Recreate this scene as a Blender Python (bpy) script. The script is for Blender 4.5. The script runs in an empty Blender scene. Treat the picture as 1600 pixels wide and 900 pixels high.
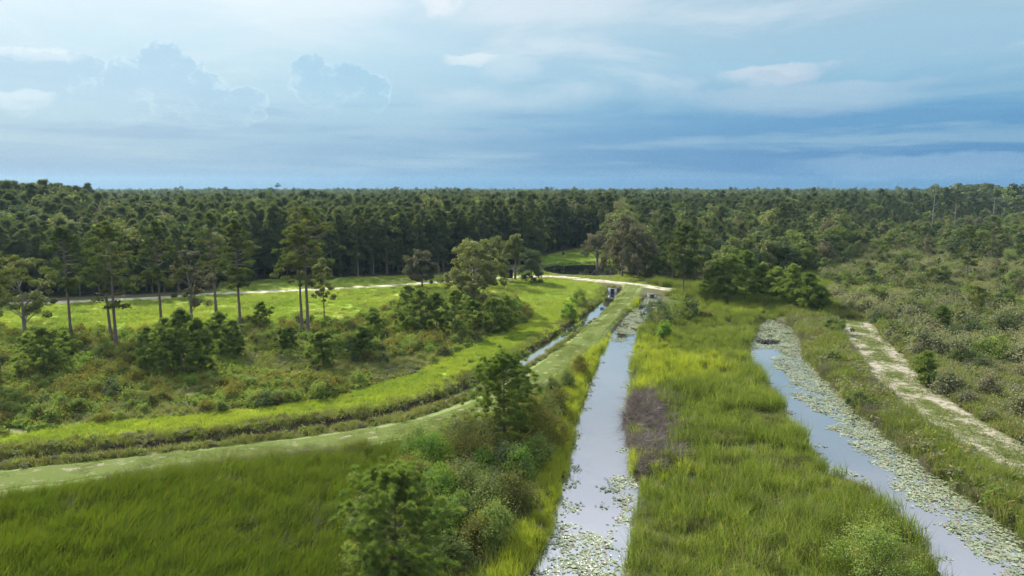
import bpy, math
import numpy as np
from mathutils import Vector
sc = bpy.context.scene
R = math.radians
CAM_H, FPX, PITCH = 23.0, 1067.0, R(8.32)
EXPO = 0.85
SUN_AZ, SUN_EL = R(-38), R(36)
# ------------------------------------------------------------------ camera
cd = bpy.data.cameras.new('camera'); cam = bpy.data.objects.new('camera', cd)
sc.collection.objects.link(cam); sc.camera = cam
cam.location = (0, 0, CAM_H); cam.rotation_euler = (math.pi/2 - PITCH, 0, 0)
cd.sensor_width = 36; cd.lens = FPX/1600*36; cd.clip_start = 0.5; cd.clip_end = 20000
sc.view_settings.view_transform = 'Standard'
try: sc.view_settings.look = 'None'
except Exception: pass
sc.view_settings.exposure = EXPO; sc.view_settings.gamma = 1
sc.cycles.max_bounces = 6; sc.cycles.diffuse_bounces = 3; sc.cycles.glossy_bounces = 2
sc.cycles.transmission_bounces = 3; sc.cycles.transparent_max_bounces = 4; sc.cycles.volume_bounces = 0
sc.cycles.use_denoising = True; sc.cycles.denoising_prefilter = 'NONE'; sc.cycles.denoising_input_passes = 'RGB_ALBEDO'; sc.cycles.sample_clamp_indirect = 4; sc.cycles.use_adaptive_sampling = True; sc.cycles.adaptive_threshold = .006
def lin(c):
    return tuple((v/255/12.92 if v/255 <= .04045 else ((v/255+.055)/1.055)**2.4) for v in c)
# ------------------------------------------------------------------ node helper
class NT:
    def __init__(s, tree): s.t = tree; s.n = tree.nodes; s.l = tree.links
    def new(s, typ, **kw):
        n = s.n.new(typ)
        for k, v in kw.items(): setattr(n, k, v)
        return n
    def put(s, sock, v):
        if isinstance(v, bpy.types.NodeSocket): s.l.new(v, sock)
        elif isinstance(v, (int, float)) and sock.type in ('RGBA', 'VECTOR'):
            sock.default_value = (v,)*3 + ((1,) if sock.type == 'RGBA' else ())
        elif sock.type == 'RGBA' and len(v) == 3: sock.default_value = tuple(v)+(1,)
        else: sock.default_value = v
    def m(s, op, a, b=0.0, c=0.0, clamp=False):
        n = s.new('ShaderNodeMath', operation=op, use_clamp=clamp)
        for i, v in enumerate((a, b, c)): s.put(n.inputs[i], v)
        return n.outputs[0]
    def mix(s, f, a, b, blend='MIX'):
        n = s.new('ShaderNodeMix', data_type='RGBA', blend_type=blend)
        s.put(n.inputs[0], f); s.put(n.inputs[6], a); s.put(n.inputs[7], b)
        return n.outputs[2]
    def ss(s, v, a, b, lo=0.0, hi=1.0):
        n = s.new('ShaderNodeMapRange', interpolation_type='SMOOTHSTEP')
        for i, x in enumerate((v, a, b, lo, hi)): s.put(n.inputs[i], x)
        return n.outputs[0]
    def noise(s, vec, scale, detail=3, rough=.55, dist=0.0):
        n = s.new('ShaderNodeTexNoise'); s.put(n.inputs['Vector'], vec)
        n.inputs['Scale'].default_value = scale; n.inputs['Detail'].default_value = detail
        n.inputs['Roughness'].default_value = rough; n.inputs['Distortion'].default_value = dist
        return n.outputs[0]
    def comb(s, x, y, z):
        n = s.new('ShaderNodeCombineXYZ')
        for i, v in enumerate((x, y, z)): s.put(n.inputs[i], v)
        return n.outputs[0]
    def ramp(s, v, stops):
        n = s.new('ShaderNodeValToRGB'); e = n.color_ramp.elements
        while len(e) < len(stops): e.new(0.5)
        for k, (p, c) in enumerate(stops): e[k].position = p; e[k].color = tuple(c)+(1,)
        s.put(n.inputs[0], v); return n.outputs[0]
# ------------------------------------------------------------------ sky
def pix_dir(px, py):
    az = math.atan2(px-800, FPX/math.cos(PITCH)*1.0) if False else None
    x = px-800; f = FPX; u = 450-py
    Y = f*math.cos(PITCH)+u*math.sin(PITCH); Z = -f*math.sin(PITCH)+u*math.cos(PITCH)
    return math.degrees(math.atan2(x, Y)), math.degrees(math.atan2(Z, math.hypot(x, Y)))
w = bpy.data.worlds.new('World'); sc.world = w; w.use_nodes = True
w.cycles.sampling_method = 'MANUAL'; w.cycles.sample_map_resolution = 512
t = NT(w.node_tree); t.n.clear()
SKYS = 0.1; G = 1/(SKYS*2**EXPO)
def sk(*c): return tuple(v*G for v in lin(c))
tc = t.new('ShaderNodeTexCoord').outputs['Generated']
sx = t.new('ShaderNodeSeparateXYZ'); t.put(sx.inputs[0], tc)
X, Y, Z = sx.outputs
DEG = 180/math.pi
az = t.m('MULTIPLY', t.m('ARCTAN2', X, Y), DEG)
el = t.m('MULTIPLY', t.m('ARCSINE', Z), DEG)
sky = t.new('ShaderNodeTexSky'); sky.sky_type = 'NISHITA'; sky.sun_disc = False
sky.sun_elevation = SUN_EL; sky.sun_rotation = SUN_AZ % (2*math.pi); sky.air_density = 1.2; sky.dust_density = 2
elf = t.m('DIVIDE', t.m('ADD', el, 2), 62, clamp=True)
def st(stops): return [((e+2)/62, c) for e, c in stops]
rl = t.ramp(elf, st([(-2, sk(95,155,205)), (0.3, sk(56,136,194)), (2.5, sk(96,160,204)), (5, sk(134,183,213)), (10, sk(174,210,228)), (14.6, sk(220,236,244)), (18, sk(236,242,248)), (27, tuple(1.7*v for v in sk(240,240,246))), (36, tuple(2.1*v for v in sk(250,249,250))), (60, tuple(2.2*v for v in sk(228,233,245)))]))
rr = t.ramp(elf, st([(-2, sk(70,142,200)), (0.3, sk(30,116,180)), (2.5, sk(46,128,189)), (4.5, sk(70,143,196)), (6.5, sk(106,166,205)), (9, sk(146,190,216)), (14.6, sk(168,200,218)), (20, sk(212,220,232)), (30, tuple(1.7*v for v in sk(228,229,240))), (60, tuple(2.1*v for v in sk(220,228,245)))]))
azb = t.ss(t.m('ADD', az, t.m('MULTIPLY', t.m('SUBTRACT', t.noise(t.comb(t.m('MULTIPLY', az, .05), t.m('MULTIPLY', el, .15), 0), 1.0, 3), .5), 30)), -22, 20)
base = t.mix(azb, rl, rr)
# long thin streaks near the horizon
sv = t.comb(t.m('MULTIPLY', az, .055), t.m('MULTIPLY', t.m('ADD', el, t.m('MULTIPLY', az, .02)), .62), 3.1)
n1 = t.noise(sv, 1.0, 5, .6, .3)
lowm = t.m('MULTIPLY', t.ss(el, .4, 2.2), t.ss(el, 9.5, 5.5))
base = t.mix(t.m('MULTIPLY', t.ss(n1, .47, .68), t.m('MULTIPLY', lowm, .55)), base, sk(148,188,214))
base = t.mix(t.m('MULTIPLY', t.ss(n1, .50, .33), t.m('MULTIPLY', lowm, .5)), base, sk(62,138,196))
sv2 = t.comb(t.m('MULTIPLY', az, .05), t.m('MULTIPLY', el, .16), 9.0)
n2 = t.noise(sv2, 1.0, 5, .6, .6)
him = t.ss(el, 5, 9)
base = t.mix(t.m('MULTIPLY', t.ss(n2, .45, .7), t.m('MULTIPLY', him, .5)), base, sk(228,236,243))
base = t.mix(t.m('MULTIPLY', t.ss(n2, .52, .32), t.m('MULTIPLY', him, .4)), base, sk(160,203,228))
# heaped clouds
warp = t.comb(az, el, 0.0)
wn = t.noise(warp, .42, 7, .62, .2); wn2 = t.noise(warp, 1.3, 5, .6)
wob = t.m('ADD', t.m('MULTIPLY', t.m('SUBTRACT', wn, .5), 1.25), t.m('MULTIPLY', t.m('SUBTRACT', wn2, .5), .55))
def blobs(lst):
    d = None
    for px, py, rx, ry in lst:
        a0, e0 = pix_dir(px, py); ra = rx/FPX*DEG; re = ry/FPX*DEG
        u = t.m('DIVIDE', t.m('SUBTRACT', az, a0), ra); v = t.m('DIVIDE', t.m('SUBTRACT', el, e0), re)
        r = t.m('SUBTRACT', 1.0, t.m('SQRT', t.m('ADD', t.m('MULTIPLY', u, u), t.m('MULTIPLY', v, v))))
        d = r if d is None else t.m('MAXIMUM', d, r)
    return d
def cloud(base, lst, body, lite, rim, fade_lo, fade_hi, op=.9, wb=1.0):
    d = t.m('ADD', blobs(lst), t.m('MULTIPLY', wob, wb))
    fz = t.ss(t.m('ADD', el, t.m('MULTIPLY', t.m('SUBTRACT', wn, .5), 5)), fade_lo, fade_hi)
    mask = t.m('MULTIPLY', t.ss(d, -.02, .17), fz)
    inner = t.ss(t.m('ADD', d, t.m('MULTIPLY', t.m('SUBTRACT', wn2, .5), .5)), .02, .22)
    bc = t.mix(t.ss(t.m('ADD', wn3, t.m('MULTIPLY', d, -.25)), .38, .62), body, lite)
    col = t.mix(inner, rim, bc)
    return t.mix(t.m('MULTIPLY', mask, op), base, col)
wn3 = t.noise(t.comb(az, t.m('MULTIPLY', el, 1.3), 7.0), .8, 6, .65, .4)
base = cloud(base, [(252,100,34,34),(262,128,60,44),(205,128,40,34),(310,150,48,38),(150,160,90,34),(40,128,100,42),(100,110,60,26),(385,158,34,22),(350,175,60,22)], sk(138,187,219), sk(172,210,231), sk(188,219,236), 3.0, 8.0, .85, .62)
base = cloud(base, [(484,112,30,26),(505,135,52,34),(545,130,40,32),(580,145,32,30),(560,165,40,18)], sk(140,190,220), sk(168,208,230), sk(186,218,235), 4.6, 8.6, .85, .55)
wx = t.m('ADD', az, t.m('MULTIPLY', t.m('SUBTRACT', wn, .5), 5.0)); wy = t.m('ADD', el, t.m('MULTIPLY', t.m('SUBTRACT', t.noise(t.comb(t.m('MULTIPLY', az, .22), t.m('MULTIPLY', el, .8), 5), 1.0, 4), .5), 2.0))
def wisp(base, px, py, rx, ry, col, op, lo=.0, hi=1.0):
    a0, e0 = pix_dir(px, py); u = t.m('DIVIDE', t.m('SUBTRACT', wx, a0), rx/FPX*DEG); v = t.m('DIVIDE', t.m('SUBTRACT', wy, e0), ry/FPX*DEG)
    v = t.m('MULTIPLY', v, t.ss(v, -.3, .1, .45, 1.5))
    d = t.m('SUBTRACT', 1.0, t.m('ADD', t.m('MULTIPLY', u, u), t.m('MULTIPLY', v, v)))
    return t.mix(t.m('MULTIPLY', t.ss(d, lo, hi), op), base, col)
base = wisp(base, 1205, 108, 95, 12, sk(208,219,231), .7); base = wisp(base, 1225, 113, 60, 7, sk(172,196,218), .6); base = wisp(base, 1260, 140, 200, 18, sk(186,206,224), .45)
base = wisp(base, 735, 91, 52, 6, sk(222,234,241), .65); base = wisp(base, 800, 98, 60, 14, sk(198,219,232), .5); base = wisp(base, 690, 2, 34, 10, sk(240,243,247), .6)
base = wisp(base, 55, 78, 70, 9, sk(214,230,240), .5); base = wisp(base, 35, 150, 60, 9, sk(196,220,236), .6); base = wisp(base, 1450, 250, 220, 16, sk(134,176,214), .6); base = wisp(base, 700, 205, 220, 8, sk(140,178,212), .35)
# bright veil round the hidden sun
sd = (math.sin(SUN_AZ)*math.cos(SUN_EL), math.cos(SUN_AZ)*math.cos(SUN_EL), math.sin(SUN_EL))
dp = t.new('ShaderNodeVectorMath', operation='DOT_PRODUCT'); t.put(dp.inputs[0], tc); dp.inputs[1].default_value = sd
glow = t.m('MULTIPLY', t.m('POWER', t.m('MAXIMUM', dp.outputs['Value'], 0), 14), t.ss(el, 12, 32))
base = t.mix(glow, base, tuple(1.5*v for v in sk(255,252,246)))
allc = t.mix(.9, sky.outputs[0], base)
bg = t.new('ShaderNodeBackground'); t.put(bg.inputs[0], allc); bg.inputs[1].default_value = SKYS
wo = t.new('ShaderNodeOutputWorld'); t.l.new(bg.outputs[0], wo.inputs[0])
# ------------------------------------------------------------------ sun
sl = bpy.data.lights.new('sun', 'SUN'); sl.energy = 4.8; sl.angle = R(1.5); sl.color = (1, .93, .80)
so = bpy.data.objects.new('sun', sl); sc.collection.objects.link(so)
so.rotation_euler = Vector(sd).to_track_quat('Z', 'Y').to_euler(); so.location = (0, 0, 200)

# ================================================================== geometry helpers
def P(px, py, z=0.0):
    x = px-800.0; u = 450.0-py
    Yd = FPX*math.cos(PITCH)+u*math.sin(PITCH); Zd = -FPX*math.sin(PITCH)+u*math.cos(PITCH)
    k = (z-CAM_H)/Zd
    return (x*k, Yd*k)
def proj(x, y, z=0.0):
    dz = z-CAM_H
    fwd = y*math.cos(PITCH)-dz*math.sin(PITCH); up = y*math.sin(PITCH)+dz*math.cos(PITCH)
    return 800+FPX*x/fwd, 450-FPX*up/fwd
def poly(pts, z=0.0): return np.array([P(a, b, z) for a, b in pts])
def pip(pg, x, y):
    ins = np.zeros(x.shape, bool); n = len(pg)
    for i in range(n):
        x0, y0 = pg[i]; x1, y1 = pg[(i+1) % n]
        if y0 == y1: continue
        c = ((y0 > y) != (y1 > y)) & (x < (x1-x0)*(y-y0)/(y1-y0)+x0)
        ins ^= c
    return ins
def dline(pg, x, y, closed):
    d = np.full(x.shape, 1e9); n = len(pg)
    for i in range(n if closed else n-1):
        a = pg[i]; b = pg[(i+1) % n]; ab = b-a; L = (ab**2).sum()+1e-12
        tt = np.clip(((x-a[0])*ab[0]+(y-a[1])*ab[1])/L, 0, 1)
        d = np.minimum(d, (x-a[0]-tt*ab[0])**2+(y-a[1]-tt*ab[1])**2)
    return np.sqrt(d)
def sdist(pg, x, y):
    return np.where(pip(pg, x, y), -1, 1)*dline(pg, x, y, True)
def vnoise(x, y, s, seed=0):
    x = np.asarray(x, float)/s; y = np.asarray(y, float)/s
    xi = np.floor(x).astype(np.int64); yi = np.floor(y).astype(np.int64); fx = x-xi; fy = y-yi
    fx = fx*fx*(3-2*fx); fy = fy*fy*(3-2*fy)
    def h(a, b):
        v = (a*374761393+b*668265263+seed*144665137) & 0x7fffffff
        v = ((v ^ (v >> 13))*1274126177) & 0x7fffffff
        return ((v ^ (v >> 16)) & 0xffff)/65535.0
    return (h(xi, yi)*(1-fx)+h(xi+1, yi)*fx)*(1-fy)+(h(xi, yi+1)*(1-fx)+h(xi+1, yi+1)*fx)*fy
def fbm(x, y, s, seed=0): return (vnoise(x, y, s, seed)+.5*vnoise(x, y, s/2, seed+1)+.25*vnoise(x, y, s/4, seed+2))/1.75
def ss(a, b, v):
    q = np.clip((v-a)/(b-a), 0, 1); return q*q*(3-2*q)

WZ = -0.45; DZ = -0.62
CH1 = poly([(740,1250),(835,900),(862,830),(880,760),(893,700),(906,640),(922,590),(940,550),(958,520),(982,490),(1000,474),(1008,464),
            (1032,464),(1026,480),(1012,492),(1002,510),(992,535),(986,570),(988,600),(982,640),(980,690),(984,735),(1006,760),(998,790),(988,830),(980,900),(965,1250)], WZ)
CH2 = poly([(1560,1250),(1476,900),(1445,850),(1400,800),(1345,755),(1295,740),(1264,700),(1237,660),(1202,608),(1169,564),(1173,537),(1188,508),(1200,498),
            (1218,504),(1238,512),(1254,530),(1260,560),(1290,592),(1330,632),(1370,668),(1450,733),(1520,783),(1600,842),(1750,955),(2100,1250)], WZ)
POND = poly([(848,416),(870,413),(920,411),(962,411),(975,420),(958,431),(930,432),(880,430),(856,426)], WZ)
DITCH = poly([(958,455),(950,470),(932,487),(905,508),(870,533),(830,560),(790,583),(745,606),(700,626),(622,652),(489,673),(400,686),(333,695),(167,713),(0,728),(-300,760)], DZ)
BERM = poly([(990,446),(976,462),(958,488),(915,530),(872,565),(835,592),(760,633),(690,660),(600,680),(500,697),(400,708),(300,719),(150,737),(0,755),(-300,792)])
RPATH = poly([(1333,500),(1343,518),(1370,548),(1398,585),(1450,632),(1512,674),(1612,726),(1812,820),(2100,950)])
ROAD = poly([(-250,484),(-100,479),(80,473),(180,469),(250,466),(330,460),(400,457),(550,450),(620,446),(690,441),(760,437),(830,432),(880,433),(930,438),(985,444),(1030,450),(1080,456),(1112,462),(1180,470)])
STRIP = poly([(826,500),(880,470),(935,478),(900,500),(860,528),(820,552),(760,588),(700,608),(620,634),(480,656),(333,680),(167,698),(0,710),(-300,745),(-300,705),(0,682),(150,662),(330,648),(500,626),(640,588),(760,530)])
FIELD = poly([(-250,486),(80,476),(330,462),(690,443),(830,434),(930,441),(950,456),(935,478),(860,520),(826,500),(826,480),(780,462),(720,467),(640,458),(620,482),(560,500),(450,512),(400,502),(300,520),(0,520),(-250,540)])
SHRUB = poly([(-300,545),(0,518),(300,518),(400,500),(450,510),(560,498),(620,480),(640,456),(720,465),(780,460),(826,478),(830,500),(760,530),(640,588),(500,626),(330,648),(150,662),(0,682),(-300,705)])
NORTH = poly([(330,460),(345,447),(420,438),(640,431),(850,424),(852,432),(690,441),(550,449),(400,456)])
CLEAR = poly([(848,413),(843,401),(905,388),(968,394),(966,411),(920,409)])
ISLAND = poly([(1012,492),(1060,478),(1100,470),(1200,480),(1240,494),(1200,498),(1188,508),(1173,537),(1169,564),(1202,608),(1237,660),(1264,700),(1295,740),(1345,755),(1400,800),(1445,850),(1476,900),(1560,1250),(965,1250),(980,900),(988,830),(998,790),(1006,760),(984,735),(980,690),(982,640),(988,600),(986,570),(992,535),(1002,510)])
RUSH = poly([(-300,812),(0,784),(130,762),(300,738),(450,715),(560,700),(620,700),(625,730),(585,790),(545,860),(520,900),(480,1250),(-600,1250)])
LBANK = poly([(1000,462),(978,490),(945,532),(900,572),(858,604),(800,640),(720,670),(620,700),(625,730),(585,790),(545,860),(520,900),(480,1250),(735,1250),(832,900),(860,830),(878,760),(890,700),(903,640),(919,590),(937,550),(955,520),(980,490),(1000,472)])
RBANK = poly([(1240,492),(1318,500),(1322,540),(1350,590),(1395,635),(1480,692),(1600,768),(1900,940),(1900,1060),(1600,845),(1520,786),(1450,736),(1370,671),(1330,635),(1290,595),(1260,563),(1255,530),(1234,502)])
SCRUB = poly([(1345,500),(1385,530),(1425,575),(1480,618),(1600,692),(1900,830),(2000,400),(1650,347),(1500,357),(1400,372),(1310,400),(1285,440),(1300,480)])
NMARSH = poly([(1005,440),(1112,452),(1200,440),(1290,432),(1310,480),(1345,500),(1240,494),(1200,480),(1060,470),(1040,462),(1110,463),(1085,456),(1030,448)])
FB = [(-500,500),(-100,474),(80,466),(230,459),(333,453),(345,444),(420,436),(640,430),(845,410),(843,400),(905,386),(968,393),(975,425),(1005,436),(1060,444),(1110,450),(1200,438),(1290,428),(1312,398),(1400,371),(1500,356),(1600,346),(2100,344)]
FOREST = np.vstack([poly(FB), [[4200, 3600], [-4200, 3600]]])
FEDGE = poly(FB)

def H(x, y):
    x = np.asarray(x, float); y = np.asarray(y, float)
    h = (fbm(x, y, 9, 5)-.5)*.22
    near = (y < 260)
    for pg in (CH1, CH2, POND):
        s = sdist(pg, x, y)
        h = h*ss(0, 2.5, np.abs(s))
        h = np.where(s < 0, WZ-.05-.45*ss(0, 1.5, -s), np.minimum(h, WZ-.05+(.55)*ss(0, 1.3, s)+h*ss(.8, 2.5, s)))
    d = dline(DITCH, x, y, False)
    wob = (fbm(x, y, 3, 9)-.5)*.8-.55*ss(68, 84, y)
    h = np.minimum(h, -1.0+1.05*ss(.4, 1.9, d+wob))
    h = h+.18*ss(2.6, 3.4, dline(DITCH, x, y, False))*ss(3.2, 1.9, dline(BERM, x, y, False))
    return h

# ------------------------------------------------------------------ mesh buffer
class Buf:
    def __init__(s): s.v = []; s.q = []; s.t = []; s.tone = []; s.n = 0
    def add(s, v, q=None, t=None, tone=None):
        v = np.asarray(v, float).reshape(-1, 3); k = len(v)
        s.v.append(v); s.tone.append(np.full(k, .5) if tone is None else np.broadcast_to(tone, (k,)))
        if q is not None and len(q): s.q.append(np.asarray(q, np.int64)+s.n)
        if t is not None and len(t): s.t.append(np.asarray(t, np.int64)+s.n)
        s.n += k
    def mesh(s, name, mat, smooth=False):
        v = np.concatenate(s.v); q = np.concatenate(s.q) if s.q else np.zeros((0, 4), int); t = np.concatenate(s.t) if s.t else np.zeros((0, 3), int)
        me = bpy.data.meshes.new(name)
        me.vertices.add(len(v)); me.vertices.foreach_set('co', v.astype(np.float32).ravel())
        me.loops.add(len(q)*4+len(t)*3); me.loops.foreach_set('vertex_index', np.concatenate([q.ravel(), t.ravel()]).astype(np.int32))
        me.polygons.add(len(q)+len(t))
        me.polygons.foreach_set('loop_start', np.concatenate([np.arange(len(q))*4, len(q)*4+np.arange(len(t))*3]).astype(np.int32))
        a = me.attributes.new('tone', 'FLOAT', 'POINT'); a.data.foreach_set('value', np.concatenate(s.tone).astype(np.float32))
        me.materials.append(mat); me.update(calc_edges=True)
        if smooth: me.polygons.foreach_set('use_smooth', np.ones(len(me.polygons), bool))
        return me
def nrm(a): return a/(np.linalg.norm(a, axis=-1, keepdims=True)+1e-9)
def tube(b, pts, rad, sides=6, cap=True):
    pts = np.asarray(pts, float); n = len(pts); rad = np.broadcast_to(rad, (n,))
    d = nrm(np.gradient(pts, axis=0)); ref = np.array([.3, .9, .1]) if abs(d[0][1]) < .8 else np.array([1., 0, 0])
    a = nrm(np.cross(d, ref)); c = np.cross(d, a); th = np.arange(sides)*2*math.pi/sides
    v = pts[:, None]+rad[:, None, None]*(a[:, None]*np.cos(th)[None, :, None]+c[:, None]*np.sin(th)[None, :, None])
    i = np.arange(n-1)[:, None]*sides; j = np.arange(sides)[None]; k = (j+1) % sides
    q = np.stack([i+j, i+k, i+sides+k, i+sides+j], -1).reshape(-1, 4)
    b.add(v, q)
    if cap:
        m = b.n; b.add(np.array([pts[-1]+d[-1]*rad[-1]*.5]), t=None)
        tt = np.stack([np.arange(sides)-sides, (np.arange(sides)+1) % sides-sides, np.zeros(sides, int)], -1)
        b.t.append(tt+m)
def leaves(b, c, nr, size, rng, aspect=.55, tone=None):
    N = len(c); nr = nrm(nr); t1 = nrm(np.cross(nr, rng.normal(size=(N, 3)))); t2 = np.cross(nr, t1)
    s = np.broadcast_to(size, (N,))[:, None]
    v = np.stack([c-t1*s, c+t2*s*aspect, c+t1*s, c-t2*s*aspect], 1).reshape(-1, 3)
    b.add(v, np.arange(N*4).reshape(N, 4), tone=None if tone is None else np.repeat(tone, 4))
def needles(b, c, out, L, W, n, rng, tone=None, spread=.8):
    N = len(c); c = np.repeat(c, n, 0); d = nrm(nrm(np.repeat(out, n, 0))+rng.normal(size=(N*n, 3))*spread)
    L = np.repeat(np.broadcast_to(L, (N,)), n)*rng.uniform(.7, 1.15, N*n); sd_ = nrm(np.cross(d, rng.normal(size=(N*n, 3))))*W*.5
    v = np.stack([c-sd_, c+sd_, c+d*L[:, None]], 1).reshape(-1, 3)
    b.add(v, t=np.arange(N*n*3).reshape(-1, 3), tone=None if tone is None else np.repeat(tone, n*3))
def blades(b, c, hgt, wid, rng, lean=.25, wind=(0, 0), tone=None, curl=.5):
    N = len(c); h = np.broadcast_to(hgt, (N,)); l = rng.normal(size=(N, 2))*lean+np.array(wind); a = rng.uniform(0, math.pi, N)
    sdv = np.stack([np.cos(a), np.sin(a), 0*a], 1)*(np.broadcast_to(wid, (N,))*.5)[:, None]
    mid = c+np.stack([l[:, 0]*h*.4, l[:, 1]*h*.4, h*.55], 1)
    tip = c+np.stack([l[:, 0]*h*(1+curl), l[:, 1]*h*(1+curl), h*(1-.25*np.hypot(l[:, 0], l[:, 1]))], 1)
    v = np.stack([c-sdv*.8, c+sdv*.8, mid+sdv, mid-sdv, tip], 1).reshape(-1, 3)
    i = np.arange(N)[:, None]*5
    b.add(v, i+np.array([0, 1, 2, 3]), i+np.array([3, 2, 4]), tone=None if tone is None else np.repeat(tone, 5))
# ------------------------------------------------------------------ materials
def mat(name):
    m = bpy.data.materials.new(name); m.use_nodes = True; k = NT(m.node_tree); k.n.clear()
    out = k.new('ShaderNodeOutputMaterial'); return m, k, out
def leaf_mat(name, c1, c2, c3=None, trans=.45, patch=.05, gloss=.015, rough=.6):
    """leaf colour runs c1..c2 over leaf tone, plant and place; c3 = odd leaves"""
    m, k, out = mat(name)
    pos = k.new('ShaderNodeNewGeometry').outputs['Position']; oi = k.new('ShaderNodeObjectInfo').outputs['Random']
    at = k.new('ShaderNodeAttribute', attribute_name='tone').outputs['Fac']
    nz = k.noise(pos, patch, 2)
    f = k.m('ADD', k.m('MULTIPLY', at, .72), k.m('ADD', k.m('MULTIPLY', oi, .5), k.m('MULTIPLY', k.m('SUBTRACT', nz, .50), 1.5)), clamp=True)
    col = k.mix(f, c1, c2)
    if c3: col = k.mix(k.ss(k.m('ADD', at, k.m('MULTIPLY', oi, .25)), .92, 1.12), col, c3)
    d = k.new('ShaderNodeBsdfDiffuse'); k.put(d.inputs[0], col)
    tr = k.new('ShaderNodeBsdfTranslucent'); k.put(tr.inputs[0], k.mix(1.0, col, (1.25, 1.3, .55), 'MULTIPLY'))
    mx = k.new('ShaderNodeMixShader'); mx.inputs[0].default_value = trans; k.l.new(d.outputs[0], mx.inputs[1]); k.l.new(tr.outputs[0], mx.inputs[2])
    g = k.new('ShaderNodeBsdfGlossy'); g.inputs['Roughness'].default_value = rough; g.inputs[0].default_value = (.9, .95, 1, 1)
    m2 = k.new('ShaderNodeMixShader'); m2.inputs[0].default_value = gloss; k.l.new(mx.outputs[0], m2.inputs[1]); k.l.new(g.outputs[0], m2.inputs[2])
    k.l.new(m2.outputs[0], out.inputs[0]); return m
def solid(name, col, rough=.7, var=.3, scale=3, metal=0, bump=0, stretch=None):
    m, k, out = mat(name)
    tcx = k.new('ShaderNodeTexCoord').outputs['Object']
    if stretch:
        mp = k.new('ShaderNodeMapping'); k.put(mp.inputs[0], tcx); mp.inputs['Scale'].default_value = stretch; tcx = mp.outputs[0]
    nz = k.noise(tcx, scale, 5, .65)
    c = k.mix(nz, tuple(v*(1-var) for v in col), tuple(min(1, v*(1+var)) for v in col))
    p = k.new('ShaderNodeBsdfPrincipled'); k.put(p.inputs['Base Color'], c); p.inputs['Roughness'].default_value = rough; p.inputs['Metallic'].default_value = metal
    if bump:
        bp = k.new('ShaderNodeBump'); bp.inputs['Strength'].default_value = bump; k.put(bp.inputs['Height'], nz); k.l.new(bp.outputs[0], p.inputs['Normal'])
    k.l.new(p.outputs[0], out.inputs[0]); return m
M = {}
M['pine'] = leaf_mat('pine_needles', (.035,.060,.024), (.115,.145,.045), (.20,.18,.08), .38)
M['pinefar'] = leaf_mat('forest_pine_needles', (.040,.060,.032), (.110,.135,.064), (.18,.17,.10), .38, .015)
M['ypine'] = leaf_mat('young_pine_needles', (.064,.108,.030), (.185,.250,.066), (.26,.29,.12), .42)
M['broad'] = leaf_mat('broadleaf_leaves', (.048,.078,.022), (.15,.20,.055), (.22,.23,.09), .42, .02)
M['oak'] = leaf_mat('oak_leaves', (.075,.098,.036), (.19,.21,.075), (.28,.27,.14), .42)
M['grey'] = leaf_mat('mossy_grey_leaves', (.075,.078,.048), (.16,.155,.095), (.21,.18,.13), .35)
M['lime'] = leaf_mat('bright_green_leaves', (.07,.15,.02), (.17,.28,.04), (.24,.32,.06), .5)
M['dark'] = leaf_mat('dark_leaves', (.035,.065,.030), (.085,.12,.05), (.14,.14,.08), .38)
M['shrub'] = leaf_mat('shrub_leaves', (.075,.115,.026), (.20,.28,.06), (.27,.27,.09), .45, .08)
M['myrtle'] = leaf_mat('wax_myrtle_leaves', (.060,.078,.018), (.165,.170,.035), (.28,.21,.06), .45, .08)
M['scrub'] = leaf_mat('scrub_leaves', (.094,.108,.060), (.220,.240,.132), (.29,.26,.19), .42, .05)
M['bark'] = solid('pine_bark', (.13,.10,.085), .9, .45, 2.5, bump=.3, stretch=(4,4,1))
M['greybark'] = solid('grey_bark', (.19,.175,.155), .9, .4, 3, stretch=(4,4,1))
M['rush'] = leaf_mat('rush_blades', (.050,.085,.006), (.115,.165,.014), (.13,.11,.03), .5, .12)
M['reed'] = leaf_mat('reed_blades', (.062,.098,.018), (.195,.255,.045), (.31,.26,.16), .45, .10)
M['yreed'] = leaf_mat('yellow_reed_blades', (.15,.20,.018), (.33,.385,.045), (.34,.29,.10), .48, .15)
M['dreed'] = leaf_mat('dead_reed_blades', (.085,.068,.070), (.19,.16,.16), (.27,.24,.22), .25, .3)
M['weed'] = leaf_mat('weed_blades', (.085,.105,.035), (.20,.225,.075), (.29,.25,.15), .42, .15)
M['grass'] = leaf_mat('meadow_blades', (.10,.20,.020), (.31,.37,.06), (.42,.38,.20), .5, .07)
M['sgrass'] = leaf_mat('strip_grass_blades', (.115,.225,.016), (.37,.43,.045), (.42,.38,.13), .5, .055)
M['lawn'] = leaf_mat('mown_grass_blades', (.105,.145,.030), (.19,.235,.055), (.30,.27,.15), .35, .25)
M['pad'] = leaf_mat('lily_pad_leaves', (.08,.12,.045), (.29,.34,.19), (.20,.14,.08), .1, .4, gloss=.14, rough=.35)
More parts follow.
